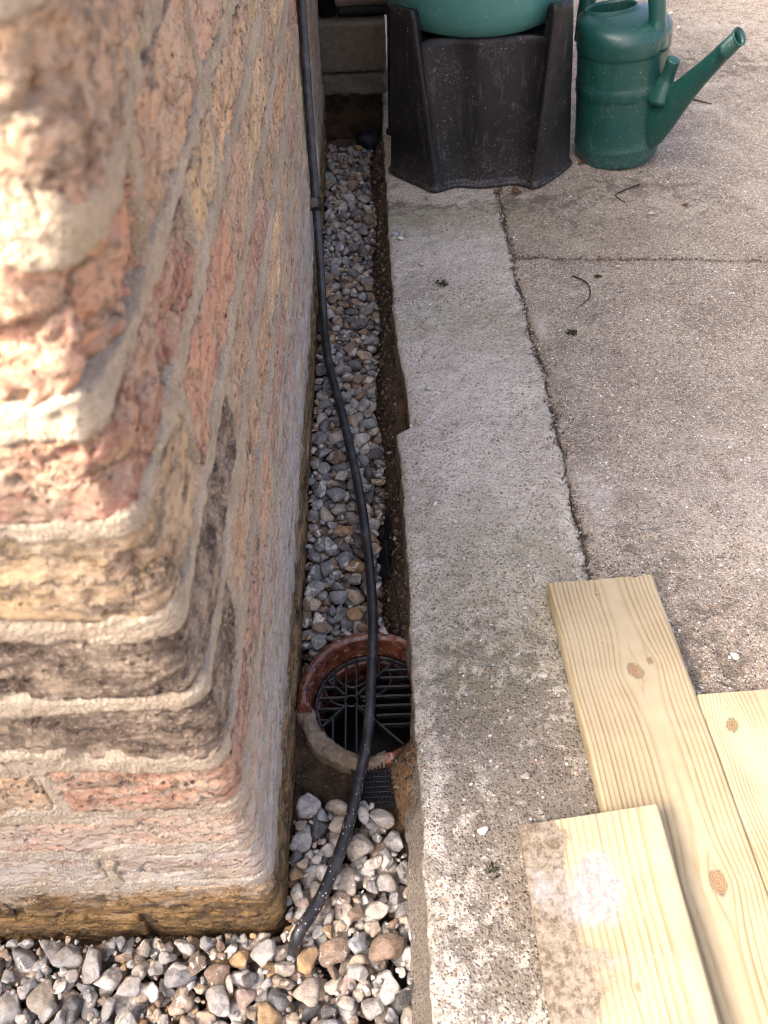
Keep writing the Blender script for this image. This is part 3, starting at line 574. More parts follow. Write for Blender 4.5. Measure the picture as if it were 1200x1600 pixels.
# ------------------------------------------------------------------ gully
GXc, GYc, GZ = -0.027, 0.482, -0.052
gul = empty('clay_gully', (GXc, GYc, -0.25)); tag(gul, 'round glazed brown clay drain gully with a broken buff edge set in the trench', 'drain')
def arc_ring(a0, a1, prof, n, rough, seed, name, mat, fade=False):
    prof = np.asarray(prof, float); tq = np.linspace(0, len(prof) - 1, 30); ti = np.arange(len(prof))
    prof = np.c_[np.interp(tq, ti, prof[:, 0]), np.interp(tq, ti, prof[:, 1])]
    a = np.linspace(a0, a1, n); m = len(prof)
    A, Pi = np.meshgrid(a, np.arange(m), indexing='ij'); r = prof[Pi, 0]; z = prof[Pi, 1]
    if fade:      # the sound rim breaks down to the fractured edge
        jag = 0.03 * fbm(np.c_[r.ravel() * 900, r.ravel() * 0, r.ravel() * 0], 0.4, 3, 2).reshape(r.shape)
        k_ = sstep(a0, a0 + 0.10, A + jag) * sstep(a1, a1 - 0.10, A + jag); z = np.minimum(z, (GZ - 0.017) + 0.018 * k_)
    V = np.stack([r * np.cos(A), r * np.sin(A), z - gul.location.z], -1).reshape(-1, 3)
    if rough: V = V + rough * np.stack([fbm(V, 60, 4, seed), fbm(V, 60, 4, seed + 2), 1.2 * fbm(V, 50, 4, seed + 4)], -1) + 0.35 * rough * np.stack([fbm(V, 260, 3, seed + 6), fbm(V, 260, 3, seed + 7), fbm(V, 260, 3, seed + 8)], -1)
    return obj(name, V, grid_faces(n, m), mat, gul)
rim = [(0.066, GZ - 0.060), (0.067, GZ - 0.030), (0.0675, GZ - 0.012), (0.0695, GZ - 0.004), (0.0725, GZ - 0.0008), (0.0755, GZ), (0.0790, GZ - 0.001), (0.0815, GZ - 0.0045), (0.0830, GZ - 0.011), (0.0835, GZ - 0.02), (0.0835, GZ - 0.06)]
arc_ring(R(-30), R(193), rim, 160, 0.0007, 3, 'glazed_rim', M_CLAY, True)
brk = [(0.066, GZ - 0.060), (0.0665, GZ - 0.030), (0.067, GZ - 0.020), (0.0675, GZ - 0.0155), (0.0705, GZ - 0.014), (0.0735, GZ - 0.0125), (0.077, GZ - 0.013), (0.0805, GZ - 0.0145), (0.0825, GZ - 0.018), (0.0835, GZ - 0.03), (0.0835, GZ - 0.06)]
arc_ring(R(184), R(283), brk, 110, 0.0042, 6, 'broken_edge', M_BROKEN)
arc_ring(R(279), R(316), [(r, z - 0.006) for r, z in rim], 40, 0.0018, 7, 'lower_rim', M_CLAY)
arc_ring(R(314), R(332), brk, 24, 0.0022, 9, 'broken_edge', M_BROKEN)
V, Fc = lathe([(0.0655, GZ - 0.05), (0.064, GZ - 0.12), (0.058, GZ - 0.18), (0.03, GZ - 0.195), (0.0001, GZ - 0.195)], 48, z=-gul.location.z); obj('pot', V, Fc, M_INSIDE, gul)
arc_ring(R(0), R(360), [(0.066, GZ - 0.036), (0.060, GZ - 0.037), (0.0585, GZ - 0.045), (0.058, GZ - 0.07)], 72, 0.0004, 12, 'inner_ledge', M_CLAY)

gz = GZ - 0.030
gr = empty('drain_grate', (-0.027, 0.484, gz)); tag(gr, 'black plastic grate with thin bars and curved ribs inside the clay gully', 'grate')
HX, HY = -0.024, 0.006; RG = 0.0645
def gbar(p, q, wd=0.0026, ht=0.007):
    p, q = np.array(p, float), np.array(q, float); d = q - p; L = np.hypot(*d); d /= L; n = np.array([-d[1], d[0]])
    V, Fc = [], []
    for (s, t) in ((0, -1), (0, 1), (L, 1), (L, -1)):
        b = p + d * s + n * t * wd / 2
        V += [(b[0], b[1], -ht), (b[0], b[1], -0.0008), (b[0] - n[0] * t * 0.0006, b[1] - n[1] * t * 0.0006, 0)]
    Fc = []
    for k in range(4):
        a, b = k * 3, ((k + 1) % 4) * 3
        Fc += [(a, b, b + 1, a + 1), (a + 1, b + 1, b + 2, a + 2)]
    Fc += [(2, 5, 8, 11), (9, 6, 3, 0)]
    return obj('bar', V, Fc, M_GRATE, gr, False)
def clip_y(x): return math.sqrt(max(RG * RG - x * x, 1e-6))
def grib(pts, n=26):
    P = spline(np.c_[np.array(pts), np.full(len(pts), -0.003)], n); V, Fc = tube(P, 0.0015, 6); V[:, 2] = (V[:, 2] + 0.003) * 2 - 0.003
    obj('rib', V, Fc, M_GRATE, gr)
# horizontal bars on the right, verticals above and below the hub, horizontals to its left
for i, dy in enumerate([-0.030, -0.018, -0.006, 0.006, 0.018, 0.030, 0.040]):
    yb = HY + dy - 0.002; x0 = HX + (0.020 if abs(dy) > 0.012 else 0.008) + abs(dy) * 0.45
    gbar((x0, yb), (clip_y(yb), yb))
for dx in (-0.020, -0.006, 0.006, 0.020, 0.032):
    xb = HX + dx; yt, yl = clip_y(xb), -clip_y(xb)
    off = 0.006 + max(0, abs(dx) - 0.007) * 1.0
    if yt - (HY + off) > 0.008: gbar((xb, HY + off), (xb, yt))
    if dx < 0.03 and (HY - off) - yl > 0.008: gbar((xb, HY - off), (xb, yl))
for dy in (-0.024, -0.010, 0.004, 0.018):
    yb = HY + dy; xl = -clip_y(yb); off = 0.007 + max(0, abs(dy) - 0.007) * 0.8
    if (HX - off) - xl > 0.006: gbar((xl, yb), (HX - off, yb))
for a in (45, 135, 225, 315):
    ca, sa = math.cos(R(a)), math.sin(R(a)); t = 0.02
    while math.hypot(HX + ca * t, HY + sa * t) < RG: t += 0.002
    gbar((HX + ca * 0.007, HY + sa * 0.007), (HX + ca * t, HY + sa * t), 0.003, 0.0075)
V, Fc = tube([(HX + 0.007 * math.cos(t), HY + 0.007 * math.sin(t), -0.003) for t in np.linspace(0, 2 * math.pi, 25)], 0.0014, 6, False); obj('hub', V, Fc, M_GRATE, gr)
grib([(HX - 0.034, HY + 0.030), (HX - 0.030, HY + 0.012), (HX - 0.020, HY - 0.002), (HX - 0.008, HY - 0.007)])
grib([(HX - 0.020, HY + 0.040), (HX - 0.015, HY + 0.026), (HX, HY + 0.017), (HX + 0.015, HY + 0.022), (HX + 0.030, HY + 0.034)])
grib([(HX + 0.040, HY + 0.044), (HX + 0.046, HY + 0.026), (HX + 0.036, HY + 0.010), (HX + 0.012, HY - 0.002)])
V, Fc = lathe([(0.0645, -0.009), (0.0645, 0.0), (0.0615, 0.0), (0.0615, -0.009)], 64); obj('outer_ring', V, Fc, M_GRATE, gr)

# ------------------------------------------------------------------ pebbles, dropped one by one onto a height map
def ico(sub):
    bm = bmesh.new(); bmesh.ops.create_icosphere(bm, subdivisions=sub, radius=1.0)
    V = np.array([v.co[:] for v in bm.verts]); Fc = np.array([[v.index for v in f.verts] for f in bm.faces]); bm.free(); return V, Fc
I3, I3F = ico(4); I2, I2F = ico(3)
def pebble_shape(D, seed, angular):
    r = np.random.default_rng(seed); n = r.normal(size=(r.integers(9, 16), 3)); n /= np.linalg.norm(n, axis=1, keepdims=True)
    d = r.uniform(0.66, 1.0, len(n)); pw = 7 + 34 * angular
    t = np.maximum(D @ n.T, 0) / d
    rad = 1.0 / np.maximum((t ** pw).sum(1) + 0.6 ** pw, 1e-9) ** (1.0 / pw)
    rad = np.minimum(rad, 1.35)
    ax = np.array([1.0, r.uniform(0.66, 0.92), r.uniform(0.45, 0.72)])
    V = D * rad[:, None] * ax
    V = V + D * (0.07 * fbm(V, 1.6, 2, seed) + 0.03 * fbm(V, 5, 3, seed + 1))[:, None]
    return V / np.abs(V[:, 0]).max() * 1.0
NS = 26
ANG = [0.15 if k % 3 == 0 else (0.5 if k % 3 == 1 else 0.95) for k in range(NS)]
SH3 = [pebble_shape(I3, 100 + k, ANG[k]) for k in range(NS)]; SH2 = [pebble_shape(I2, 100 + k, ANG[k]) for k in range(NS)]
PME = [mesh_data('pebble', SH3[k], I3F, M_PEB) for k in range(NS)]
PCOL = [('pale grey', (0.46, 0.435, 0.395)), ('grey', (0.33, 0.315, 0.295)), ('bluish grey', (0.27, 0.275, 0.278)), ('dark grey', (0.15, 0.145, 0.14)), ('tan', (0.43, 0.335, 0.24)), ('ochre', (0.42, 0.27, 0.13)),
        ('brown', (0.27, 0.19, 0.13)), ('off-white', (0.60, 0.56, 0.50)), ('pinkish', (0.45, 0.34, 0.285)), ('beige', (0.50, 0.43, 0.345))]
PW = np.array([.19, .14, .06, .045, .19, .04, .075, .11, .04, .17]); PW /= PW.sum(); PWF = np.array([.11, .20, .20, .14, .10, .03, .15, .02, .02, .03]); PWF /= PWF.sum()  # second mix: bluer, darker stones along the trench, partly standing in for wall shade
RES = 0.002; HX0, HY0, HX1, HY1 = -0.62, -0.10, 0.04, 1.95
NX, NY = int((HX1 - HX0) / RES), int((HY1 - HY0) / RES)
hx, hy = np.meshgrid(HX0 + (np.arange(NX) + .5) * RES, HY0 + (np.arange(NY) + .5) * RES, indexing='ij')
HM = bank_z(hx.ravel(), hy.ravel()).reshape(NX, NY)
BIG = 9.0
HM[(hx < CX - 0.002) & (hy > CY - 0.003)] = BIG
HM[hx > 0.016] = BIG
HM[np.hypot(hx - GXc, hy - GYc) < 0.088] = BIG
HM[hy > 1.905] = BIG
HM[(hy > 0.375) & (hy < 0.43) & (hx > -0.05)] = BIG          # bare soil and mesh below the gully
HM[(hy > 0.27) & (hy <= 0.43) & (hx > -0.030 + (0.40 - hy) * 0.42)] = BIG
HM[(hy > 0.5) & (hx > -0.007 + 0.006 * np.sin(hy * 17))] = BIG
IDM = np.full((NX, NY), -1, int)
pebs = []
def drop(n, xr, yr, smin, smax, tries, zmax):
    for _ in range(n):
        k = int(rng.integers(NS)); s = smin + (smax - smin) * rng.random() ** 1.7
        a, b, c = rng.uniform(0, 2 * math.pi), rng.normal(0, 0.30), rng.normal(0, 0.30)
        M3 = np.array((Matrix.Rotation(a, 3, 'Z') @ Matrix.Rotation(b, 3, 'X') @ Matrix.Rotation(c, 3, 'Y')))
        V = SH2[k] * s @ M3.T
        best = None
        for t in range(tries):
            px, py = rng.uniform(*xr), rng.uniform(*yr)
            ix = ((V[:, 0] + px - HX0) / RES).astype(int); iy = ((V[:, 1] + py - HY0) / RES).astype(int)
            if ix.min() < 0 or iy.min() < 0 or ix.max() >= NX or iy.max() >= NY: continue
            z = (HM[ix, iy] - V[:, 2]).max()
            if z > 1: continue
            if best is None or z < best[0]: best = (z, px, py, ix, iy)
        if best is None: continue
        z, px, py, ix, iy = best; z -= 0.12 * s
        if z + s * 0.5 > zmax(px, py): continue
        zz = V[:, 2] + z; pid = len(pebs)
        up = zz > HM[ix, iy]; HM[ix[up], iy[up]] = zz[up]; IDM[ix[up], iy[up]] = pid
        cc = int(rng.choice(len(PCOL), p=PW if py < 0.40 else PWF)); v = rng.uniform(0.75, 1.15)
        pebs.append((k, s, (px, py, z), M3, cc, v, rng.random()))
def zmax(x, y): return -0.046 if y < 0.36 else -0.056
drop(620, (-0.60, 0.014), (-0.09, 0.36), 0.010, 0.016, 6, zmax)
drop(520, (-0.47, 0.010), (0.06, 0.36), 0.008, 0.0178, 26, zmax)
drop(200, (-0.40, 0.010), (0.12, 0.36), 0.005, 0.010, 30, zmax)
drop(380, (-0.40, 0.010), (0.12, 0.36), 0.0015, 0.0045, 12, zmax)
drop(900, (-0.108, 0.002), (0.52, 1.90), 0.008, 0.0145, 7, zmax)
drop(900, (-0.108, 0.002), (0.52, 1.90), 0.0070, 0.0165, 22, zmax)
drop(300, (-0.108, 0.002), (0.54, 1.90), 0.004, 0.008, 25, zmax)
# how large each one shows in the picture -> the 300 largest are things of their own
area = np.zeros(len(pebs)); ids = IDM.ravel(); ok = ids >= 0
dep = (hx.ravel() * CAM_F.x + hy.ravel() * CAM_F.y + (HM.ravel() - CAM_H) * CAM_F.z)
u_im = (hx.ravel() * CAM_R.x + hy.ravel() * CAM_R.y + (HM.ravel() - CAM_H) * CAM_R.z) / dep * F_PX + 600
v_im = 800 - (hx.ravel() * CAM_U.x + hy.ravel() * CAM_U.y + (HM.ravel() - CAM_H) * CAM_U.z) / dep * F_PX
inf = ok & (u_im > 0) & (u_im < 1200) & (v_im > 0) & (v_im < 1600) & (dep > 0.1)
np.add.at(area, ids[inf], 1.0 / dep[inf] ** 2)
order = np.argsort(-area); single = set(int(i) for i in order[:300] if area[i] > 0)
def zone(x, y):
    if y < CY: return 'in front of the wall' if x < CX else 'by the wall corner'
    if y < 0.42: return 'between corner and gully'
    if y < 0.8: return 'just beyond the gully'
    return 'far along the trench'
byl = {}
GV, GF, GC, GR_, off = [], [], [], [], 0
for i, (k, s, p, M3, cc, v, rn) in enumerate(pebs):
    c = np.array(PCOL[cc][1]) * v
    if i in single:
        o = bpy.data.objects.new('pebble', PME[k]); COL.objects.link(o)
        m4 = Matrix(M3.tolist()).to_4x4(); o.matrix_world = Matrix.Translation(p) @ m4 @ Matrix.Scale(s, 4)
        o.color = (c[0], c[1], c[2], rn)
        size = 'large' if s > 0.0132 else ('medium' if s > 0.0095 else 'small'); shp = ('rounded', 'blunt-edged', 'angular')[k % 3]
        byl.setdefault(f'{size} {shp} {PCOL[cc][0]} pebble {zone(p[0], p[1])}', []).append((p[0], o))
    else:
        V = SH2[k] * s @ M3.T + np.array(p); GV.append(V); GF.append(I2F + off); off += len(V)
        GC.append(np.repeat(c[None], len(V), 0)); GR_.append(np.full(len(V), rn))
ORD = ['leftmost', 'second', 'third', 'fourth', 'fifth', 'sixth', 'seventh', 'eighth', 'ninth', 'tenth', 'eleventh', 'twelfth']
for lb, L in byl.items():
    L.sort(key=lambda t: t[0])
    for n_, (x_, o) in enumerate(L):
        sfx = '' if len(L) == 1 else (', ' + ('leftmost of its kind' if n_ == 0 else ORD[min(n_, 11)] + ' of its kind from left'))
        tag(o, lb + sfx, 'pebble', 'loose pebbles filling the trench and strip')
tag(obj('gravel', np.concatenate(GV), np.concatenate(GF), M_GRAVEL, attrs={'Col': np.concatenate(GC), 'rnd': np.concatenate(GR_)}), 'loose mixed flint gravel packed below the top pebbles in the trench', 'gravel', kind='stuff')

# ------------------------------------------------------------------ hose
def surf(x, y, r):
    i, j = int((x - HX0) / RES), int((y - HY0) / RES); w_ = HM[max(i - 3, 0):i + 4, max(j - 3, 0):j + 4]; w_ = w_[w_ < 1]
    return (w_.max() if w_.size else -0.06) + r
HR = 0.0058
hp = [(-0.1010, 1.52, 0.62), (-0.1010, 1.44, 0.47), (-0.1010, 1.385, 0.345), (-0.1010, 1.345, 0.232), (-0.1005, 1.305, 0.12), (-0.0995, 1.27, 0.055), (-0.0985, 1.235, 0.000), (-0.096, 1.175, -0.040)]
for (x, y) in [(-0.086, 1.067), (-0.064, 0.943), (-0.041, 0.796), (-0.029, 0.682), (-0.024, 0.583), (-0.0265, 0.497), (-0.031, 0.427), (-0.040, 0.378), (-0.054, 0.320), (-0.074, 0.268), (-0.094, 0.236)]:
    hp.append((x, y, max(-0.044, min(surf(x, y, HR) - 0.004, -0.030)) if not 0.40 < y < 0.57 else -0.0425))
hp.append((-0.101, 0.226, -0.066)); hp = [np.array(q_) for q_ in hp]
V, Fc = tube(spline(hp, 180), np.r_[np.linspace(0.0072, 0.0068, 60), np.linspace(0.0068, HR, 60), np.full(60, HR)], 16)
hose = obj('hose', V, Fc, M_HOSE); tag(hose, 'black hose running down the wall and along the trench over the gully', 'hose')
V, Fc = tube([(-0.1005, 1.301, 0.110), (-0.1000, 1.291, 0.092)], 0.0090, 14); obj('clip_band', V, Fc, M_BLACK, hose)
V, Fc = fbox(-0.109, -0.097, 1.286, 1.299, 0.098, 0.113, 0.003, 0.001, 90, 0.002); obj('clip_lug', V, Fc, M_BLOCK, hose)
V, Fc = tube(spline([(-0.006, 0.70, -0.052), (-0.004, 0.655, -0.050), (0.004, 0.612, -0.046), (0.006, 0.585, -0.047), (0.009, 0.55, -0.052)], 40), 0.0011, 6)
tag(obj('wire', V, Fc, M_BLACK), 'thin black wire poking out of the soil bank by the gully', 'wire')

# mesh scrap and strips of membrane showing between stones and soil
def mesh_scrap():
    root = empty('mesh_scrap', (-0.026, 0.386, -0.078)); tag(root, 'scrap of black plastic mesh lying beneath the hose below the gully', 'mesh')
    for i in range(9):
        t = -0.02 + i * 0.0050
        obj('strand', *tube(spline([(t * 0.8 - 0.004, -0.024, 0.004), (t * 0.8, 0, 0.007), (t * 0.8, 0.022, 0.012)], 10), 0.0009, 5), M_MEMB, root)
    for j in range(9):
        t = -0.022 + j * 0.0055
        obj('strand', *tube(spline([(-0.022, t, 0.006), (0, t, 0.008), (0.020, t, 0.009)], 8), 0.0009, 5), M_MEMB, root)
    gxx, gyy = np.meshgrid(np.linspace(-0.024, 0.022, 12), np.linspace(-0.026, 0.024, 12), indexing='ij')
    obj('backing', np.c_[gxx.ravel(), gyy.ravel(), 0.002 + 0.12 * gyy.ravel() * 0.5 + 0.003], grid_faces(12, 12), M_MEMB, root)
mesh_scrap()
def membrane(ya, yb, n, label):
    ys = np.linspace(ya, yb, n); t = np.linspace(0, 1, 7); T, Y = np.meshgrid(t, ys, indexing='ij')
    q = np.c_[T.ravel() * 0, Y.ravel(), T.ravel()]
    X = -0.020 + 0.022 * T.ravel() + 0.003 * fbm(q, 25, 3, 71) + (0.006 if ya < 0.3 else 0)
    Z = -0.089 + 0.024 * T.ravel() ** 1.4 + 0.008 * fbm(q, 30, 3, 73) - (0.004 if ya < 0.3 else 0)
    tag(obj('membrane', np.c_[X, Y.ravel(), Z], grid_faces(7, n), M_MEMB), label, 'membrane')
membrane(0.66, 0.76, 30, 'black membrane edge showing between gravel and soil bank beyond the gully')
membrane(-0.05, 0.262, 50, 'black membrane edge between gravel and slab at the near end')

# ------------------------------------------------------------------ end of the trench
V, Fc = fbox(-0.130, 0.0295, 1.912, 2.10, 0.084, 0.178, 0.006, 0.0015, 90, 0.004, 41)
tag(obj('concrete_block', V, Fc, M_BLOCK), 'grey concrete block closing the far end of the trench', 'block')
V, Fc = fbox(-0.130, 0.0295, 1.918, 2.08, 0.035, 0.0815, 0.005, 0.006, 55, 0.008, 43)
tag(obj('rough_footing', V, Fc, M_BLOCK), 'rough ragged mortar footing under the block at the trench end', 'footing')
V, Fc = fbox(-0.130, 0.030, 2.03, 2.14, -0.11, 0.034, 0.008, 0.006, 50, 0.006, 45)
o = obj('soil_face', V, Fc, M_SOIL, attrs={'sand': np.zeros(len(V))}); tag(o, kind='structure')
V, Fc = fbox(-0.040, 0.016, 1.880, 1.925, -0.078, -0.040, 0.004, 0.005, 45, 0.016, 47)
tag(obj('plastic_lump', V, Fc, M_plain if False else m_plain('navy plastic', (0.006, 0.007, 0.014), 0.5, 0.3)), 'crumpled dark blue plastic lump at the far end of the gravel', 'plastic')
tr = empty('timber_pallet', (-0.01, 1.98, 0.18)); tag(tr, 'old grey timber pallet resting on the block at the trench end', 'pallet')
obj('lower_rail', *fbox(-0.060, 0.30, -0.030, 0.12, 0.0, 0.022, 0.008, 0.001, 60, 0.003, 49), M_BLACK, tr)
obj('upper_rail', *fbox(-0.062, 0.30, -0.048, 0.14, 0.024, 0.044, 0.008, 0.001, 60, 0.003, 50), M_GREYWOOD, tr)
obj('upright', *fbox(-0.060, -0.010, 0.02, 0.07, 0.046, 0.50, 0.02, 0.001, 60, 0.003, 51), M_GREYWOOD, tr)
obj('loose_tile', *fbox(0.000, 0.16, -0.02, 0.09, 0.0455, 0.058, 0.006, 0.001, 60, 0.003, 52), m_plain('clay tile', (0.28, 0.13, 0.08), 0.9, 0.2, 0.5), tr)
V, Fc = tube([(-0.090, 1.965, 0.182), (-0.090, 1.965, 0.6), (-0.090, 1.965, 1.6)], 0.019, 20)
tag(obj('downpipe', V, Fc, M_BLACK), 'black pipe standing on the block against the wall at the trench end', 'pipe')

# ------------------------------------------------------------------ water butt on its stand
SXc, SYc = 0.205, 1.707
st = empty('butt_stand', (SXc, SYc, 0.0)); tag(st, 'black plastic stand with four posts and concave panels under the teal water butt', 'stand')
st.scale = (1.055, 1.0, 1.0)
def stand_outline(t, flare):
    """closed outline at height t (0 base, 1 top): returns points, post mask"""
    a = np.array([0.085, 0.190]) * (1 - t) + np.array([0.111, 0.172]) * t
    b = np.array([0.172, 0.083]) * (1 - t) + np.array([0.150, 0.130]) * t
    a = a + flare * np.array([0.3, 1.0]); b = b + flare * np.array([1.0, 0.35])
    q, m = [], []
    # one quadrant: half front panel, post facet, half side panel; mirrored round
    c0 = np.array([0.0, a[1] - 0.030 - 0.004 * t]); npn = 9
    for s in np.linspace(0, 1, npn):
        f = s ** 5; q.append((a[0] * s * 0.93, c0[1] + 0.012 * math.exp(-(s / 0.32) ** 2) + (a[1] - 0.012 - c0[1]) * f)); m.append(0)
    q.append((a[0] * 0.965, a[1] - 0.002)); m.append(0.9)
    for s in np.linspace(0, 1, 7):
        q.append(tuple(a + (b - a) * s + 0.004 * math.sin(math.pi * s) * np.array([0.6, 0.8]))); m.append(1)
    q.append((b[0] - 0.002, b[1] * 0.965)); m.append(0.9)
    e0 = b[0] - 0.032
    for s in np.linspace(1, 0, npn):
        f = s ** 5; q.append((e0 + 0.012 * math.exp(-(s / 0.32) ** 2) + (b[0] - 0.012 - e0) * f, b[1] * s * 0.93)); m.append(0)
    return np.array(q), np.array(m)
def full(t, flare):
    q, m = stand_outline(t, flare); out, mm = [], []
    q1 = q[:-1]; m1 = m[:-1]
    out = [q1 * (1, 1), q[::-1][:-1] * (1, -1), q1 * (-1, -1), q[::-1][:-1] * (-1, 1)]
    Q, Mk = np.concatenate(out), np.concatenate([m1, m[::-1][:-1], m1, m[::-1][:-1]])
    L = np.r_[0, np.cumsum(np.linalg.norm(np.diff(np.vstack([Q, Q[:1]]), axis=0), axis=1))]
    tt = np.linspace(0, L[-1], 241)[:-1]; Qc = np.vstack([Q, Q[:1]]); Mc = np.r_[Mk, Mk[:1]]
    Q = np.c_[np.interp(tt, L, Qc[:, 0]), np.interp(tt, L, Qc[:, 1])]; Mk = np.interp(tt, L, Mc)
    for _ in range(5 if flare <= 0 else 9): Q = 0.5 * Q + 0.25 * (np.roll(Q, 1, 0) + np.roll(Q, -1, 0))
    return Q, sstep(0.25, 0.85, Mk)
levels = [(0.0, 0.005), (0.012, 0.007), (0.026, 0.0065), (0.034, 0.003), (0.040, 0.0)] + [(t, 0.0) for t in np.linspace(0.06, 1.0, 24)]
rows = []
for t, fl in levels:
    q, m = full(t, fl); top = 0.252 + 0.052 * m
    z = t * top; rows.append(np.c_[q[:, 0] - 0.055 * z, q[:, 1], z])
q, m = full(1.0, -0.004); top = 0.252 + 0.052 * m; rows.append(np.c_[q[:, 0] - 0.055 * top, q[:, 1], top + 0.0015])
q2 = q * 0.955; rows.append(np.c_[q2[:, 0] - 0.055 * top, q2[:, 1], top + 0.0005]); rows.append(np.c_[q2[:, 0] - 0.055 * top, q2[:, 1], top * 0 + 0.235])
A = np.array(rows).transpose(1, 0, 2); V = A.reshape(-1, 3)
V = V + 0.0008 * np.c_[fbm(V, 18, 2, 5), fbm(V, 18, 2, 6), np.zeros(len(V))]
sto = obj('shell', V, grid_faces(A.shape[0], A.shape[1], True), M_STAND, st)
q, m = full(1.0, -0.01); qq = q * 0.97
V = np.vstack([np.c_[qq[:, 0] - 0.0135, qq[:, 1], np.full(len(qq), 0.246)], [[-0.0135, 0, 0.246]]]); n_ = len(qq)
obj('top_plate', V, [(i, (i + 1) % n_, n_) for i in range(n_)], M_STAND, st)
bt = empty('water_butt', (SXc - 0.016, SYc - 0.012, 0.2475)); tag(bt, 'teal plastic water butt with a rounded base standing on the black stand', 'water butt')
prof = [(0.0001, 0.004), (0.10, 0.0), (0.128, 0.003), (0.146, 0.012), (0.158, 0.028), (0.1645, 0.048), (0.168, 0.075), (0.172, 0.12), (0.180, 0.30), (0.190, 0.55), (0.190, 0.70), (0.180, 0.715), (0.178, 0.72), (0.0001, 0.725)]
V, Fc = lathe(prof, 96); obj('body', V, Fc, M_BUTT, bt)
V, Fc = lathe([(0.186, 0.685), (0.199, 0.688), (0.200, 0.712), (0.19, 0.722), (0.17, 0.728)], 72); obj('lid', V, Fc, M_BUTT, bt)

# ------------------------------------------------------------------ watering can
wc = empty('watering_can', (0.479, 1.658, 0.001)); wc.rotation_euler = (0, R(-5.5), 0); tag(wc, 'dark green plastic watering can with long spout beside the black stand', 'watering can')
rb = 0.079; prof = [(0.0001, 0.006), (0.060, 0.005), (0.070, 0.001), (0.0745, 0.0), (0.0785, 0.004), (0.080, 0.012), (0.0805, 0.030), (0.0815, 0.0335), (0.0800, 0.037)]
for z in np.linspace(0.05, 0.118, 5): prof.append((0.0800 + 0.012 * (z - 0.05), z))
prof += [(0.0811, 0.124), (0.0812, 0.1255), (0.0826, 0.128), (0.0828, 0.146), (0.0816, 0.149), (0.0814, 0.151)]
for z in np.linspace(0.16, 0.192, 3): prof.append((0.0815 + 0.01 * (z - 0.16), z))
prof += [(0.0820, 0.196), (0.0821, 0.1985), (0.0836, 0.2005), (0.0840, 0.204), (0.0842, 0.222), (0.0832, 0.234), (0.0795, 0.245), (0.071, 0.253), (0.055, 0.257), (0.0522, 0.2585), (0.050, 0.262), (0.0475, 0.262), (0.0465, 0.257), (0.046, 0.235)]
V, Fc = lathe(prof, 96)
a = np.arange(96) * 2 * math.pi / 96; npf = len(prof); Vr = V.reshape(96, npf, 3)
for k in range(npf - 8, npf):        # the filling hole is an oval set toward the back left
    r = prof[k][0]; w_ = (k - (npf - 9)) / 8.0; w_ = min(1, w_ * 2.2)
    Vr[:, k, 0] = r * np.cos(a) * (1 - 0.06 * w_) - 0.022 * w_; Vr[:, k, 1] = r * np.sin(a) * (1 - 0.34 * w_) + 0.018 * w_
body = obj('body', Vr.reshape(-1, 3), Fc, M_CAN, wc)
sd = np.array([math.cos(R(-46)), math.sin(R(-46))])
def can_pt(r, z, side=0.0): return (sd[0] * r - sd[1] * side, sd[1] * r + sd[0] * side, z)
# spout: tall web at the body tapering to a tube
cs = [(0.060, 0.022, 0.118, 0.020), (0.078, 0.024, 0.124, 0.021), (0.092, 0.040, 0.134, 0.021), (0.110, 0.070, 0.148, 0.020), (0.128, 0.104, 0.164, 0.0185), (0.146, 0.134, 0.181, 0.0172), (0.165, 0.162, 0.199, 0.0163), (0.186, 0.190, 0.221, 0.0155), (0.197, 0.205, 0.2335, 0.0152), (0.198, 0.2055, 0.2345, 0.0165), (0.2005, 0.2085, 0.2375, 0.0165), (0.2015, 0.2095, 0.2375, 0.0152), (0.218, 0.230, 0.2565, 0.0148), (0.219, 0.2310, 0.2565, 0.0128), (0.212, 0.2230, 0.248, 0.0122), (0.195, 0.2035, 0.2285, 0.0118), (0.170, 0.176, 0.200, 0.011), (0.150, 0.150, 0.172, 0.009)]
rows = []; sg = 28
for r, zl, zh, wd in cs:
    t_ = min(1.0, max(0.0, (r - 0.06) / 0.15)); zc, hz = (zl + zh) / 2, (zh - zl) / 2; row = []
    for s in range(sg):
        th = 2 * math.pi * s / sg; dz = math.sin(th) * hz
        row.append(can_pt(r - 0.62 * dz * t_, zc + dz * (1 - 0.12 * t_), math.cos(th) * wd))
    rows.append(row)
A = np.array(rows).transpose(1, 0, 2); spo = obj('spout', A.reshape(-1, 3), grid_faces(sg, len(cs), True), M_CAN, wc)
ring_ = A[:, 12]; obj('nozzle_rim', *tube(np.vstack([ring_, ring_[:2]]), 0.0016, 8, False), M_CAN, spo)
hd = spline([can_pt(0.062, 0.205), can_pt(0.064, 0.238), can_pt(0.062, 0.27), can_pt(0.052, 0.310), can_pt(0.026, 0.340), can_pt(-0.010, 0.349), can_pt(-0.050, 0.335), can_pt(-0.076, 0.295), can_pt(-0.082, 0.25), can_pt(-0.081, 0.20)], 50)
rad = np.r_[np.linspace(0.026, 0.0165, 8), np.full(34, 0.0150), np.linspace(0.0155, 0.022, 8)]
obj('handle', *tube(hd, rad, 20), M_CAN, wc)
kn = spline([can_pt(0.086, 0.122), can_pt(0.092, 0.146), can_pt(0.098, 0.166), can_pt(0.104, 0.188), can_pt(0.106, 0.1935)], 16)
obj('rose_holder', *tube(kn, np.r_[np.linspace(0.030, 0.0140, 7), np.full(6, 0.0125), [0.0118, 0.009, 0.004]], 18), M_CAN, wc)

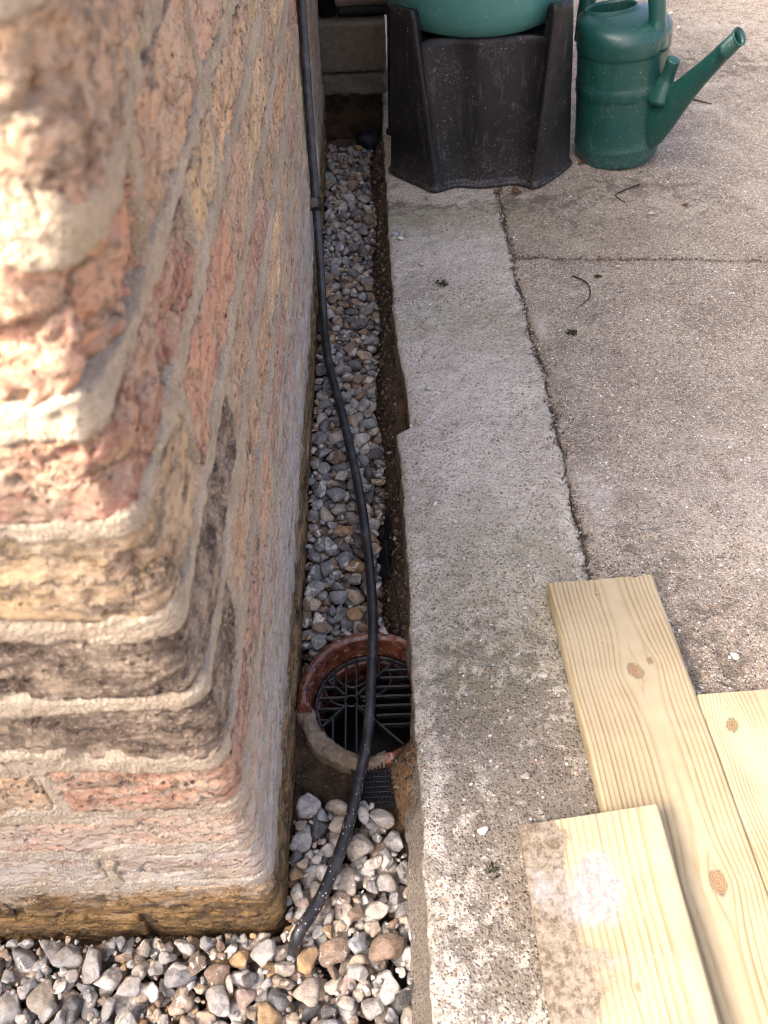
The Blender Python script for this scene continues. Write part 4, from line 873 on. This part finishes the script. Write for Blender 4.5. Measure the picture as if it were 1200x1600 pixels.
# ------------------------------------------------------------------ timber boards
def board(name, W, L, T, knots, seed, label, ragged=0.0, green=None, dirt=None, cement=None, pith=0.4, spacing=0.0046):
    nx, ny = 110, int(L / 0.0026)
    xs = np.linspace(0, W, nx); ys = np.linspace(0, -L, ny)
    X, Y = np.meshgrid(xs, ys, indexing='ij'); x, y = X.ravel(), Y.ravel()
    c = W * pith
    # distance from the pith line gives the ring number; knots push the lines aside
    wob = 0.006 * fbm(np.c_[y * 0, y, y * 0], 4, 3, seed) + 0.0012 * fbm(np.c_[x, y * 0.2, y * 0], 30, 3, seed + 1)
    xx = x - c + wob; kf = np.zeros_like(x); rimf = np.zeros_like(x); knring = np.zeros_like(x)
    for (kx, ky, kr) in knots:
        dx, dy = x - kx, y - ky; ka = kx * 97.0; rr = np.hypot((dx * math.cos(ka) + dy * math.sin(ka)) * (0.92 + 0.25 * math.sin(ka * 3)), (-dx * math.sin(ka) + dy * math.cos(ka)) * 0.86) * (1 + 0.10 * np.sin(2 * np.arctan2(dy, dx) + ka) + 0.05 * np.sin(5 * np.arctan2(dy, dx)))
        xx = xx + np.sign(dx + 1e-9) * -kr * 1.9 * np.exp(-(np.abs(dx) / (kr * 3.6)) ** 1.3) * np.exp(-(np.abs(dy) / (kr * 4.2)) ** 1.6)
        m_ = 1 - sstep(kr * 0.86, kr, rr); kf = np.maximum(kf, m_); rimf = np.maximum(rimf, 0.75 * np.exp(-((rr - kr) / (kr * 0.09)) ** 2)); knring = np.where(rr < kr * 1.02, rr / 0.0016, knring)
    dd = 0.016; g = np.sqrt(xx * xx + dd * dd * (1 + 0.8 * fbm(np.c_[y * 0, y, y * 0], 3, 2, seed + 5))) + 0.035 * y * 0.25
    ring = g / spacing + 12; ring = np.where(kf > 0.5, knring, ring)
    late = np.clip(0.75 + 0.35 * fbm(np.c_[g * 8, y * 0, y * 0], 30, 2, seed + 7), 0.2, 1.0) * (0.45 + 0.55 * sstep(0.004, 0.022, np.abs(xx)))
    at = dict(ring=ring, knot=kf, knotrim=np.clip(rimf, 0, 0.85), late=late)
    G = lambda l: sum((a_ * np.exp(-((x - cx_) / sx) ** 2 - ((y - cy_) / sy) ** 2) for cx_, cy_, sx, sy, a_ in (l or [])), np.zeros_like(x))
    at['green'] = np.clip(G(green), 0, 1); at['dirt'] = np.clip(G(dirt) * 1.35, 0, 1.3); at['cement'] = np.clip(G(cement), 0, 1.1)
    z = T + 0.0003 * fbm(np.c_[x, y, y * 0], 30, 3, seed + 9)
    ed = np.minimum(x, W - x); z = z - 0.0022 * np.exp(-ed / 0.0015)
    yo = y.copy()
    if ragged:
        e_ = fbm(np.c_[xs * 0, xs, xs * 0], 260, 3, seed + 11) * ragged * sstep(0.0, 0.75, xs / W) + 0.5 * ragged * (xs / W > 0.9)
        yo = (Y + (e_[:, None] * np.exp(Y / 0.004))).ravel()
    TOP = np.stack([x, yo, z], -1).reshape(nx, ny, 3)
    cup = TOP.copy()
    # wrap: bottom rows at both sides and both ends
    def low(a_): b_ = a_.copy(); b_[..., 2] = 0; return b_
    full_ = np.concatenate([low(cup[:1]), cup, low(cup[-1:])], 0); full_ = np.concatenate([low(full_[:, :1]), full_, low(full_[:, -1:])], 1)
    def padded(v): v = v.reshape(nx, ny); v = np.concatenate([v[:1], v, v[-1:]], 0); return np.concatenate([v[:, :1], v, v[:, -1:]], 1).ravel()
    at = {k_: padded(v_) for k_, v_ in at.items()}
    V = full_.reshape(-1, 3); Fc = grid_faces(nx + 2, ny + 2)[:, ::-1]
    o = obj(name, V, Fc, M_WOOD, None, True, at); md = o.modifiers.new('edges', 'EDGE_SPLIT'); md.split_angle = R(50)
    return tag(o, label, 'board', 'boards lying on the concrete')
TB = 0.016
b1 = board('timber_board', 0.1175, 0.62, TB, [(0.0655, -0.118, 0.0070), (0.083, -0.107, 0.0028), (0.079, -0.325, 0.0062), (0.050, -0.02, 0.0016)], 3, 'long pale pine board with ragged end and two round knots', 0.0035, pith=0.60)
b1.location = (0.1705, 0.566, 0.004); b1.rotation_euler = (0, 0, R(2.3))
b2 = board('timber_board', 0.125, 0.55, TB, [(0.022, -0.035, 0.0055), (0.046, -0.098, 0.0072), (0.09, -0.26, 0.007)], 11, 'pale pine board with greenish tint and two knots at the right edge', 0.0, green=[(0.026, -0.045, 0.018, 0.035, 0.9), (0.045, -0.085, 0.016, 0.03, 1.0), (0.012, -0.01, 0.012, 0.02, 0.7)], pith=0.5, spacing=0.0036)
b2.location = (0.2945, 0.4215, 0.004); b2.rotation_euler = (0, 0, R(2.3))
b3 = board('timber_board', 0.121, 0.50, TB, [(0.07, -0.135, 0.002)], 23, 'pine board stained with cement powder and soil lying across the long board', 0.0,
           dirt=[(0.010, -0.03, 0.02, 0.035, 1.0), (0.022, -0.018, 0.018, 0.02, 0.8), (0.020, -0.075, 0.016, 0.02, 1.1), (0.014, -0.115, 0.022, 0.022, 0.9), (0.02, -0.145, 0.024, 0.012, 0.9), (0.05, -0.12, 0.03, 0.02, 0.35), (0.01, -0.09, 0.01, 0.06, 0.6)],
           cement=[(0.056, -0.052, 0.022, 0.025, 1.25), (0.050, -0.075, 0.022, 0.016, 0.9), (0.012, -0.055, 0.012, 0.02, 0.85), (0.060, -0.120, 0.02, 0.008, 0.4), (0.09, -0.115, 0.03, 0.008, 0.35)], pith=0.95, spacing=0.0058)
b3.location = (0.1065, 0.2985, 0.0035); b3.rotation_euler = (0, R(-13.5), R(1.5))

# ------------------------------------------------------------------ small things on the concrete
def put_pebble(x, y, s, cname, label, k=None):
    k = int(rng.integers(NS)) if k is None else k
    o = bpy.data.objects.new('loose_stone', PME[k]); COL.objects.link(o)
    zb = float(top_z(np.array([x]), np.array([y]))[0])
    o.matrix_world = Matrix.Translation((x, y, zb + s * 0.42)) @ Matrix.Rotation(rng.uniform(0, 6.28), 4, 'Z') @ Matrix.Scale(s, 4)
    c = dict(PCOL)[cname]; o.color = (*c, 0.2)
    tag(o, label, 'stone', 'small stones lying on the concrete')
put_pebble(0.0425, 0.861, 0.0062, 'tan', 'tan stone at the notch in the slab edge')
put_pebble(0.034, 0.856, 0.0030, 'off-white', 'tiny white stone next to the tan one at the slab notch')
put_pebble(0.492, 1.405, 0.0080, 'beige', 'beige stone on the brown slab below the watering can')
put_pebble(0.072, 1.262, 0.0065, 'off-white', 'pale stone on the strip left of the moss spot')
put_pebble(0.030, 1.372, 0.0080, 'bluish grey', 'bluish grey stone at the trench edge nearest the stand')
put_pebble(0.038, 1.355, 0.0060, 'off-white', 'white stone at the trench edge in front of the stand')
put_pebble(0.050, 1.362, 0.0060, 'bluish grey', 'small blue grey stone a little inside the strip edge')
put_pebble(0.057, 0.71, 0.0042, 'off-white', 'small white stone on the strip edge above the gully')
put_pebble(0.046, 0.905, 0.0040, 'pale grey', 'small pale stone above the notch in the slab edge')
put_pebble(0.062, 0.935, 0.0046, 'pale grey', 'pale stone near the faint ring on the strip')
put_pebble(0.1515, 0.462, 0.0055, 'off-white', 'white chip on mossy concrete left of the long board')
put_pebble(0.073, 0.302, 0.0055, 'off-white', 'white chip on mossy concrete left of the stained board')
put_pebble(0.118, 0.352, 0.0050, 'pale grey', 'pale grey chip on mossy concrete between boards and trench')
put_pebble(0.352, 0.476, 0.0062, 'off-white', 'white chip on the brown slab above the green tinted board')
put_pebble(0.585, 1.66, 0.0055, 'off-white', 'white chip on the slab right of the watering can base')
put_pebble(0.80, 2.47, 0.0085, 'off-white', 'white stone far up at the top right of the slab')
put_pebble(0.79, 2.36, 0.0085, 'off-white', 'white stone below the other at the top right')
put_pebble(-0.012, 0.5585, 0.0068, 'off-white', 'pale stone perched on the gully rim beside the hose')
bpy.data.objects[[o.name for o in COL.objects if o.name.startswith('loose_stone')][-1]].location.z = GZ + 0.003
def twig(P, r, label):
    V, Fc = tube(spline([(x, y, float(top_z(np.array([x]), np.array([y]))[0]) + z) for x, y, z in P], 30), np.linspace(r, r * 0.5, 30), 6)
    tag(obj('twig', V, Fc, M_TWIG), label, 'twig')
twig([(0.495, 1.518, 0.004), (0.462, 1.500, 0.002), (0.443, 1.482, 0.002), (0.452, 1.447, 0.004)], 0.0016, 'bent dark twig on the slab in front of the watering can')
twig([(0.316, 1.214, 0.002), (0.334, 1.185, 0.004), (0.331, 1.150, 0.003), (0.309, 1.122, 0.002)], 0.0014, 'curved dark twig on the slab below the cross crack')
twig([(0.58, 1.89, 0.01), (0.61, 1.86, 0.004), (0.645, 1.87, 0.003)], 0.002, 'dark stalk on the slab behind the watering can spout')
twig([(0.70, 1.90, 0.004), (0.735, 1.875, 0.003)], 0.002, 'short dark twig by the white patch at the right')
def leaf(x, y, s, a, label):
    t = np.linspace(0, 1, 9); w_ = np.sin(np.pi * t) ** 0.8 * 0.42; U_, T_ = np.meshgrid(np.linspace(-1, 1, 5), t, indexing='ij'); W_ = np.broadcast_to(w_, U_.shape)
    lx, ly = (T_ - 0.5) * s, U_ * W_ * s; lz = 0.004 + 0.25 * s * (np.abs(U_) * W_) + 0.15 * s * np.sin(T_ * 5)
    ca, sa = math.cos(a), math.sin(a); V = np.stack([x + lx * ca - ly * sa, y + lx * sa + ly * ca, lz], -1).reshape(-1, 3)
    o = obj('leaf', V, grid_faces(5, 9), M_LEAF); o.modifiers.new('t', 'SOLIDIFY').thickness = 0.0006
    tag(o, label, 'leaf')
leaf(0.262, 1.508, 0.022, 0.3, 'small dead brown leaf at the foot of the stand front'); leaf(0.225, 1.512, 0.018, 1.3, 'tiny dead brown leaf beside the long joint at the stand')
leaf(0.405, 1.618, 0.020, 0.8, 'dead brown leaf between the stand and the watering can')
leaf(0.557, 1.43, 0.012, 2.0, 'small reddish leaf scrap on the slab below the watering can')
def tuft(x, y, s, label):
    P = []
    for k in range(60):
        r_ = s * math.sqrt(rng.random()); a_ = rng.uniform(0, 6.28); bx_, by_ = x + r_ * math.cos(a_), y + r_ * math.sin(a_); h_ = s * rng.uniform(0.25, 0.6); tx_, ty_ = rng.normal(0, s * 0.3, 2); w_ = s * 0.10
        P.append(([(bx_ - w_, by_, 0), (bx_ + w_, by_, 0), (bx_ + tx_, by_ + ty_, h_)], [(0, 1, 2)])); P.append(([(bx_, by_ - w_, 0), (bx_, by_ + w_, 0), (bx_ + tx_, by_ + ty_, h_)], [(0, 1, 2)]))
    V, Fc = merge(P); tag(obj('moss_tuft', V, Fc, M_MOSS), label, 'moss')
tuft(0.100, 1.204, 0.011, 'dark round moss tuft on the pale concrete strip'); tuft(0.286, 1.055, 0.008, 'small black moss speck on the brown slab')
tuft(0.356, 1.208, 0.006, 'tiny moss speck below the cross crack'); tuft(0.078, 0.268, 0.007, 'moss tuft on the dark concrete beside the stained board')
# grit: uncountable small grains bedded in the concrete
gv, gf, gc, gn, off = [], [], [], [], 0
I1, I1F = ico(1)
pal = np.array([(0.55, 0.52, 0.48), (0.72, 0.70, 0.66), (0.30, 0.25, 0.20), (0.16, 0.14, 0.13), (0.42, 0.27, 0.16), (0.40, 0.37, 0.34)])
def grit(n, x0, x1, y0, y1, s0, s1):
    global off
    xs_ = rng.uniform(x0, x1, n); ys_ = rng.uniform(y0, y1, n); keep = xs_ > EDGE(ys_) + 0.004; xs_, ys_ = xs_[keep], ys_[keep]; zs_ = top_z(xs_, ys_)
    for x_, y_, z_ in zip(xs_, ys_, zs_):
        s = s0 + (s1 - s0) * rng.random() ** 3; v = I1 * (s * rng.uniform(0.7, 1.2), s * rng.uniform(0.6, 1.1), s * rng.uniform(0.4, 0.7)) * rng.uniform(0.8, 1.15, (len(I1), 1))
        a_ = rng.uniform(0, 6.28); ca, sa = math.cos(a_), math.sin(a_); v = np.c_[v[:, 0] * ca - v[:, 1] * sa + x_, v[:, 0] * sa + v[:, 1] * ca + y_, v[:, 2] + z_ + s * 0.1]
        gv.append(v); gf.append(I1F + off); off += len(v); gc.append(np.repeat(pal[rng.choice(6, p=[.17, .05, .30, .20, .12, .16])][None], len(v), 0)); gn.append(np.zeros(len(v)))
grit(4200, 0.02, 0.36, 0.12, 0.62, 0.0005, 0.0023); grit(3000, 0.02, 0.60, 0.6, 1.3, 0.0006, 0.0024); grit(1800, 0.02, 1.0, 1.3, 2.5, 0.0008, 0.0032)
tag(obj('grit', np.concatenate(gv), np.concatenate(gf), M_GRAVEL, None, False, {'Col': np.concatenate(gc), 'rnd': np.concatenate(gn)}), 'small grains and grit bedded in the worn concrete surface', 'grit', kind='stuff')
# crumbs of soil on the bank
gv, gf, gc, gn, off = [], [], [], [], 0
for _ in range(2600):
    y_ = rng.uniform(0.14, 1.9); x_ = rng.uniform(-0.030 if y_ < 0.56 else -0.018, 0.018)
    if math.hypot(x_ - GXc, y_ - GYc) < 0.085: continue
    s = 0.0008 + 0.0035 * rng.random() ** 2.5; z_ = float(bank_z(np.array([x_]), np.array([y_]))[0]); v = I1 * s * rng.uniform(0.6, 1.2, (len(I1), 1)) + (x_, y_, z_ + s * 0.3)
    gv.append(v); gf.append(I1F + off); off += len(v); c_ = np.array([(0.06, 0.04, 0.028), (0.12, 0.08, 0.05), (0.24, 0.17, 0.11), (0.40, 0.35, 0.28)])[rng.choice(4, p=[.4, .35, .17, .08])]
    gc.append(np.repeat(c_[None], len(v), 0)); gn.append(np.zeros(len(v)))
for _ in range(1500):
    if rng.random() < 0.72: y_ = rng.uniform(0.55, 1.56); x_ = float(JX(np.array([y_]))[0]) + rng.normal(0, 0.0035)
    else: x_ = rng.uniform(0.23, 0.75); y_ = float(JY(np.array([x_]))[0]) + rng.normal(0, 0.004)
    s = 0.0005 + 0.0019 * rng.random() ** 2.5; z_ = -0.002 if abs(x_ - float(JX(np.array([y_]))[0])) < 0.002 else float(top_z(np.array([x_]), np.array([y_]))[0]); v = I1 * s * rng.uniform(0.6, 1.2, (len(I1), 1)) + (x_, y_, z_ + s * 0.3)
    gv.append(v); gf.append(I1F + off); off += len(v); c_ = np.array([(0.05, 0.035, 0.024), (0.10, 0.075, 0.045), (0.26, 0.20, 0.14), (0.5, 0.45, 0.38)])[rng.choice(4, p=[.4, .3, .18, .12])]
    gc.append(np.repeat(c_[None], len(v), 0)); gn.append(np.zeros(len(v)))
tag(obj('soil_crumbs', np.concatenate(gv), np.concatenate(gf), M_GRAVEL, None, False, {'Col': np.concatenate(gc), 'rnd': np.concatenate(gn)}), 'crumbs of damp soil and grit on the bank and along the cracks', 'soil', kind='stuff')
